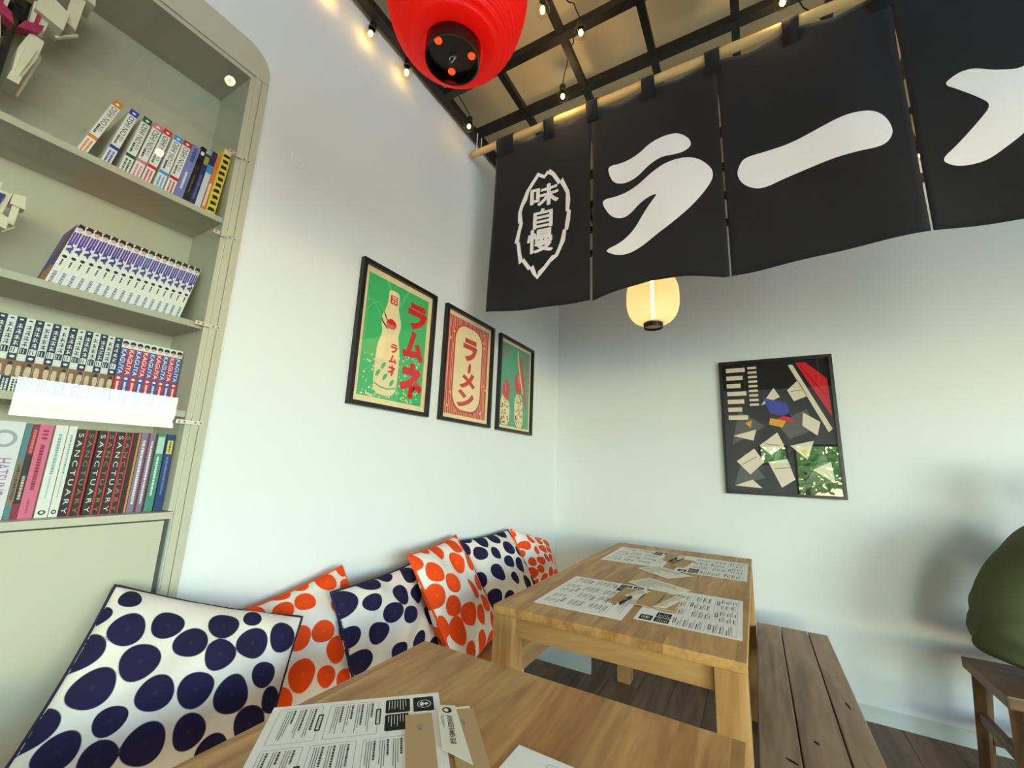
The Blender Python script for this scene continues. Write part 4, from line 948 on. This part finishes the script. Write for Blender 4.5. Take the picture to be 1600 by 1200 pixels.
def card(label, pts, z, text=None):
    c = pts[0]; t = thing('card', label, 'card', (c[0], c[1], z), group='cards on the tables')
    make('sheet', quad([(a-c[0], b-c[1]) for a, b in pts], 0, .0006), M_cream, t)
    A = Vector(pts[0]); U = (Vector(pts[3])-A); Vv = (Vector(pts[1])-A)
    f = lambda s, k=.0008: lift(s, lambda x, y: ((U*x+Vv*y).x, (U*x+Vv*y).y, k))
    if text:
        make('printed_name', f(text_in(text, .26, .90, .36, .74, .012)), M_ink, t)
        make('emblem', f(circ2d(.13, .5, .075, 16, .26)), M_ink, t); make('emblem_mark', f(circ2d(.13, .45, .045, 12, .13), .0009), M_cream, t)
        make('printed_lines', join(f(rect2d(.26, .55, .22, .25)), f(rect2d(.26, .48, .15, .18))), M_grey, t)
    else:
        rr = random.Random(4); make('printed_lines', join(*[f(rect2d(.08, .08+rr.uniform(.3, .8), .12+.09*k, .145+.09*k)) for k in range(9)]), M_grey, t)
    return t
pouch('kraft cutlery pouch lying on the menu by the navy cushion', (-.556, .663), (.70, -.714), .2, .047, Zt+.0016)
pouch('kraft cutlery pouch under the cream name card', (-.505, .719), (.70, -.714), .2, .05, Zt+.0003)
card('cream name card with black lettering beside the kraft pouch', [(-.546, .703), (-.517, .720), (-.398, .610), (-.46, .612)], Zt+.0036, 'JAPANESE RAMEN BAR')
pouch('kraft cutlery pouch on the menu by the orange cushions', (-.44, 1.73), (-.02, -1), .2, .055, Zt+.0016)
pouch('kraft cutlery pouch lying between two menus, beside the white slip', (-.345, 1.765), (-.05, -1), .22, .06, Zt+.0017)
pouch('kraft cutlery pouch on the menu edge beside the plank bench', (-.285, 1.74), (.0, -1), .2, .06, Zt+.0042)
pouch('kraft cutlery pouch on the far menu by the back wall', (-.43, 2.57), (.1, -1), .2, .06, Zt+.0016)
pouch('kraft cutlery pouch on the far menu beside the plank bench', (-.33, 2.46), (-.12, -1), .2, .06, Zt+.0016)
card('cream name card across the pouch by the orange cushions', [(-.44, 1.62), (-.405, 1.74), (-.37, 1.73), (-.405, 1.59)], Zt+.005)
card('cream name card across the pouch beside the plank bench', [(-.325, 1.545), (-.28, 1.72), (-.245, 1.71), (-.285, 1.55)], Zt+.0078)
card('cream name card on the pouch near the back wall', [(-.405, 2.43), (-.38, 2.56), (-.35, 2.55), (-.375, 2.42)], Zt+.005)
def slip(label, pts):
    card(label, pts, Zt+.0012)
slip('white paper slip lying askew close to the near kraft pouches', [(-.484, 1.829), (-.423, 1.957), (-.244, 1.862), (-.309, 1.734)])
slip('white paper slip lying askew in the middle of the table', [(-.516, 2.109), (-.43, 2.225), (-.27, 2.105), (-.355, 1.99)])
def pen(label, p, q, r=.0045):
    P, Q = Vector((*p, 0)), Vector((*q, 0)); t = thing('marker_pen', label, 'pen', (p[0], p[1], Zt+.0055+r), group='black pens on the table')
    make('barrel', tube([(0, 0, 0), tuple((Q-P)*.72)], r, 10), M_black, t, smooth=True); make('pen_cap', tube([tuple((Q-P)*.70), tuple((Q-P)*.98), tuple(Q-P)], [r*1.15, r*1.15, r*.5], 10), M_black, t, smooth=True)
pen('black pen on the pouch by the orange cushions', (-.422, 1.50), (-.41, 1.60))
pen('black pen between the far menus by the back wall', (-.40, 2.34), (-.385, 2.44))
# ---------------------------------------------------------------- stool and the person sitting on it
st = thing('wooden_stool', 'dark brown wooden stool with splayed legs under the seated person', 'stool', (.95, 2.62, 0))
so = lambda m: off(m, (.95, 2.62, 0))
M_stool = wood('stool_wood', rgb(78, 52, 32), rgb(128, 92, 60), 'X', 6, rough=.45); M_stoolz = wood('stool_leg_wood', rgb(78, 54, 36), rgb(132, 100, 70), 'Z', 6, rough=.45)
make('seat', so(box(.748, 1.15, 2.412, 2.815, .405, .45)), M_stool, st, bevel=.006)
for sx in (-1, 1):
    for sy in (-1, 1):
        make('leg', so(tube([(.949+sx*.155, 2.614+sy*.155, .405), (.949+sx*.175, 2.614+sy*.185, 0)], [.032, .026], 4)), M_stoolz, st)
for s in (-1, 1):
    make('stretcher', so(box(.80, 1.10, 2.614+s*.174-.014, 2.614+s*.174+.014, .13, .17)), M_stool, st, bevel=.003)
    make('stretcher', so(box(.949+s*.17-.012, .949+s*.17+.012, 2.46, 2.77, .21, .25)), M_stool, st, bevel=.003)
def skin(name, J, E, mat, parent, root=0, sub=2):
    me = bpy.data.meshes.new(name); me.from_pydata([j[0] for j in J], E, []); me.materials.append(mat)
    o = bpy.data.objects.new(name, me); COL.objects.link(o); o.parent = parent
    o.modifiers.new('skin', 'SKIN').use_smooth_shade = True
    for i, s in enumerate(me.skin_vertices[0].data):
        r = J[i][1]; s.radius = r if isinstance(r, tuple) else (r, r); s.use_root = i == root
    sb = o.modifiers.new('sub', 'SUBSURF'); sb.levels = sub; sb.render_levels = sub
    dg = bpy.context.evaluated_depsgraph_get(); me2 = bpy.data.meshes.new_from_object(o.evaluated_get(dg)); o.modifiers.clear(); o.data = me2; me2.shade_smooth()
    return o
PX, PY = .93, 2.615
per = thing('person', 'person in an olive green shirt sitting bent forward on the wooden stool', 'person', (PX, PY, 0))
M_skin = pm('skin_tone', rgb(206, 158, 128), .5); M_shirt = pm('olive_shirt', rgb(86, 90, 62), .85, .15, bump=.3, bscale=18); M_trou = pm('black_trousers', rgb(22, 22, 26), .8, .15); M_hair = pm('dark_hair', rgb(40, 30, 24), .6)
J = [((.0, 0, .59), (.12, .15)), ((.02, 0, .66), (.12, .15)), ((.08, 0, .82), (.12, .15)), ((.18, 0, .98), (.11, .15)), ((.24, 0, 1.05), (.065, .07)), ((.275, 0, 1.10), (.056, .056)), ((.325, 0, 1.15), (.092, .08)), ((.345, 0, 1.22), (.112, .098)), ((.345, 0, 1.29), (.088, .078))]
E_ = [(i, i+1) for i in range(8)]
for s in (-1, 1):
    n = len(J)
    J += [((.17, s*.17, .98), .058), ((.30, s*.22, .80), .043), ((.47, s*.16, .74), .034), ((.54, s*.12, .75), (.018, .034))]; E_ += [(3, n), (n, n+1), (n+1, n+2), (n+2, n+3)]
    for k, (dy, l) in enumerate(((-.030, .045), (-.010, .062), (.010, .066), (.028, .052))):
        m = len(J); J += [((.575, s*.12+dy, .752), .0095), ((.575+l*.55, s*.12+dy*1.1, .747), .0085), ((.575+l, s*.12+dy*1.1, .733), .0075)]; E_ += [(n+3, m), (m, m+1), (m+1, m+2)]
    m = len(J); J += [((.53, s*.12-s*.04, .748), .010), ((.56, s*.12-s*.058, .74), .009)]; E_ += [(n+3, m), (m, m+1)]
    q = len(J); J += [((.06, s*.10, .56), .085), ((.44, s*.13, .53), .064), ((.44, s*.13, .28), .055), ((.43, s*.13, .09), .04), ((.52, s*.14, .04), (.035, .04)), ((.60, s*.14, .03), (.025, .035))]
    E_ += [(0, q), (q, q+1), (q+1, q+2), (q+2, q+3), (q+3, q+4), (q+4, q+5)]
body = skin('body', J, E_, M_skin, per)
from mathutils.bvhtree import BVHTree
_bv = BVHTree.FromPolygons([v.co.copy() for v in body.data.vertices], [tuple(p.vertices) for p in body.data.polygons])
def face_x(y, z):      # where the face lies at this height
    h_ = _bv.ray_cast(Vector((1.2, y, z)), Vector((-1, 0, 0)))[0]
    return h_.x if h_ else .42
def side_y(x, z, s):
    h_ = _bv.ray_cast(Vector((x, s*1.0, z)), Vector((0, -s, 0)))[0]
    return h_.y if h_ else s*.08
SJ = [((-.01, 0, .495), (.165, .20)), ((-.005, 0, .58), (.185, .205)), ((.0, 0, .69), (.182, .20)), ((.06, 0, .82), (.165, .195)), ((.15, 0, .97), (.15, .195)), ((.235, 0, 1.055), (.09, .11))]
SE = [(i, i+1) for i in range(5)]
for s in (-1, 1):
    n = len(SJ); SJ += [((.16, s*.19, .97), .082), ((.24, s*.23, .87), .072), ((.29, s*.235, .81), .066)]; SE += [(4, n), (n, n+1), (n+1, n+2)]
shirt = skin('shirt', SJ, SE, M_shirt, per, 0, 3)
rr = random.Random(5)
for v in shirt.data.vertices:      # pulled folds over the hip and back
    c = v.co; k = max(0, 1-abs(c.z-.60)/.20)
    v.co += v.normal*(k*.008*math.sin(52*(c.z+.9*c.y+.5*c.x)+4*math.sin(9*c.x))+.004*math.sin(15*c.y+9*c.z))
TJ = [((.02, 0, .565), (.10, .11)), ((.13, .095, .55), .084), ((.44, .13, .53), .078), ((.44, .13, .28), .068), ((.43, .13, .10), .06), ((.13, -.095, .55), .084), ((.44, -.13, .53), .078), ((.44, -.13, .28), .068), ((.43, -.13, .10), .06)]
skin('trousers', TJ, [(0, 1), (1, 2), (2, 3), (3, 4), (0, 5), (5, 6), (6, 7), (7, 8)], M_trou, per)
for s in (-1, 1): skin('shoe', [((.40, s*.13, .05), (.045, .042)), ((.48, s*.14, .045), (.042, .044)), ((.60, s*.14, .035), (.032, .042)), ((.66, s*.14, .03), (.026, .034))], [(0, 1), (1, 2), (2, 3)], pm('shoe_black', rgb(20, 20, 20), .5), per)
skin('hair', [((.275, 0, 1.14), (.05, .075)), ((.285, 0, 1.22), (.07, .098)), ((.325, 0, 1.295), (.075, .092)), ((.385, 0, 1.318), (.04, .07))], [(0, 1), (1, 2), (2, 3)], M_hair, per)
def bar(pts, r, mat, name, par): make(name, tube([(face_x(y, z)+.001, y, z) for y, z in pts], r, 6), mat, par, smooth=True)
for s in (-1, 1):
    make('ear', lathe([(0, -.024), (.010, -.017), (.014, 0), (.012, .015), (0, .024)], 10, (.335, side_y(.335, 1.205, s), 1.205)), M_skin, per, smooth=True)
    ex = face_x(s*.03, 1.218)
    ey = make('eye', lathe([(0, -.008), (.008, -.005), (.010, 0), (.008, .005), (0, .008)], 10, (ex-.005, s*.03, 1.218)), M_white, per, smooth=True)
    make('iris', lathe([(0, -.005), (.005, -.003), (.006, 0), (.005, .003), (0, .005)], 10, (ex+.001, s*.03, 1.218)), M_ink, ey, smooth=True)
    bar([(s*.016, 1.238), (s*.03, 1.242), (s*.044, 1.238)], .0035, M_hair, 'eyebrow', per)
nx = face_x(0, 1.2)
make('nose', tube([(nx-.004, 0, 1.224), (nx+.014, 0, 1.19), (nx-.006, 0, 1.18)], [.007, .012, .010], 8), M_skin, per, smooth=True)
bar([(-.022, 1.152), (0, 1.150), (.022, 1.152)], .0045, pm('lips', rgb(170, 96, 88), .5), 'mouth', per)
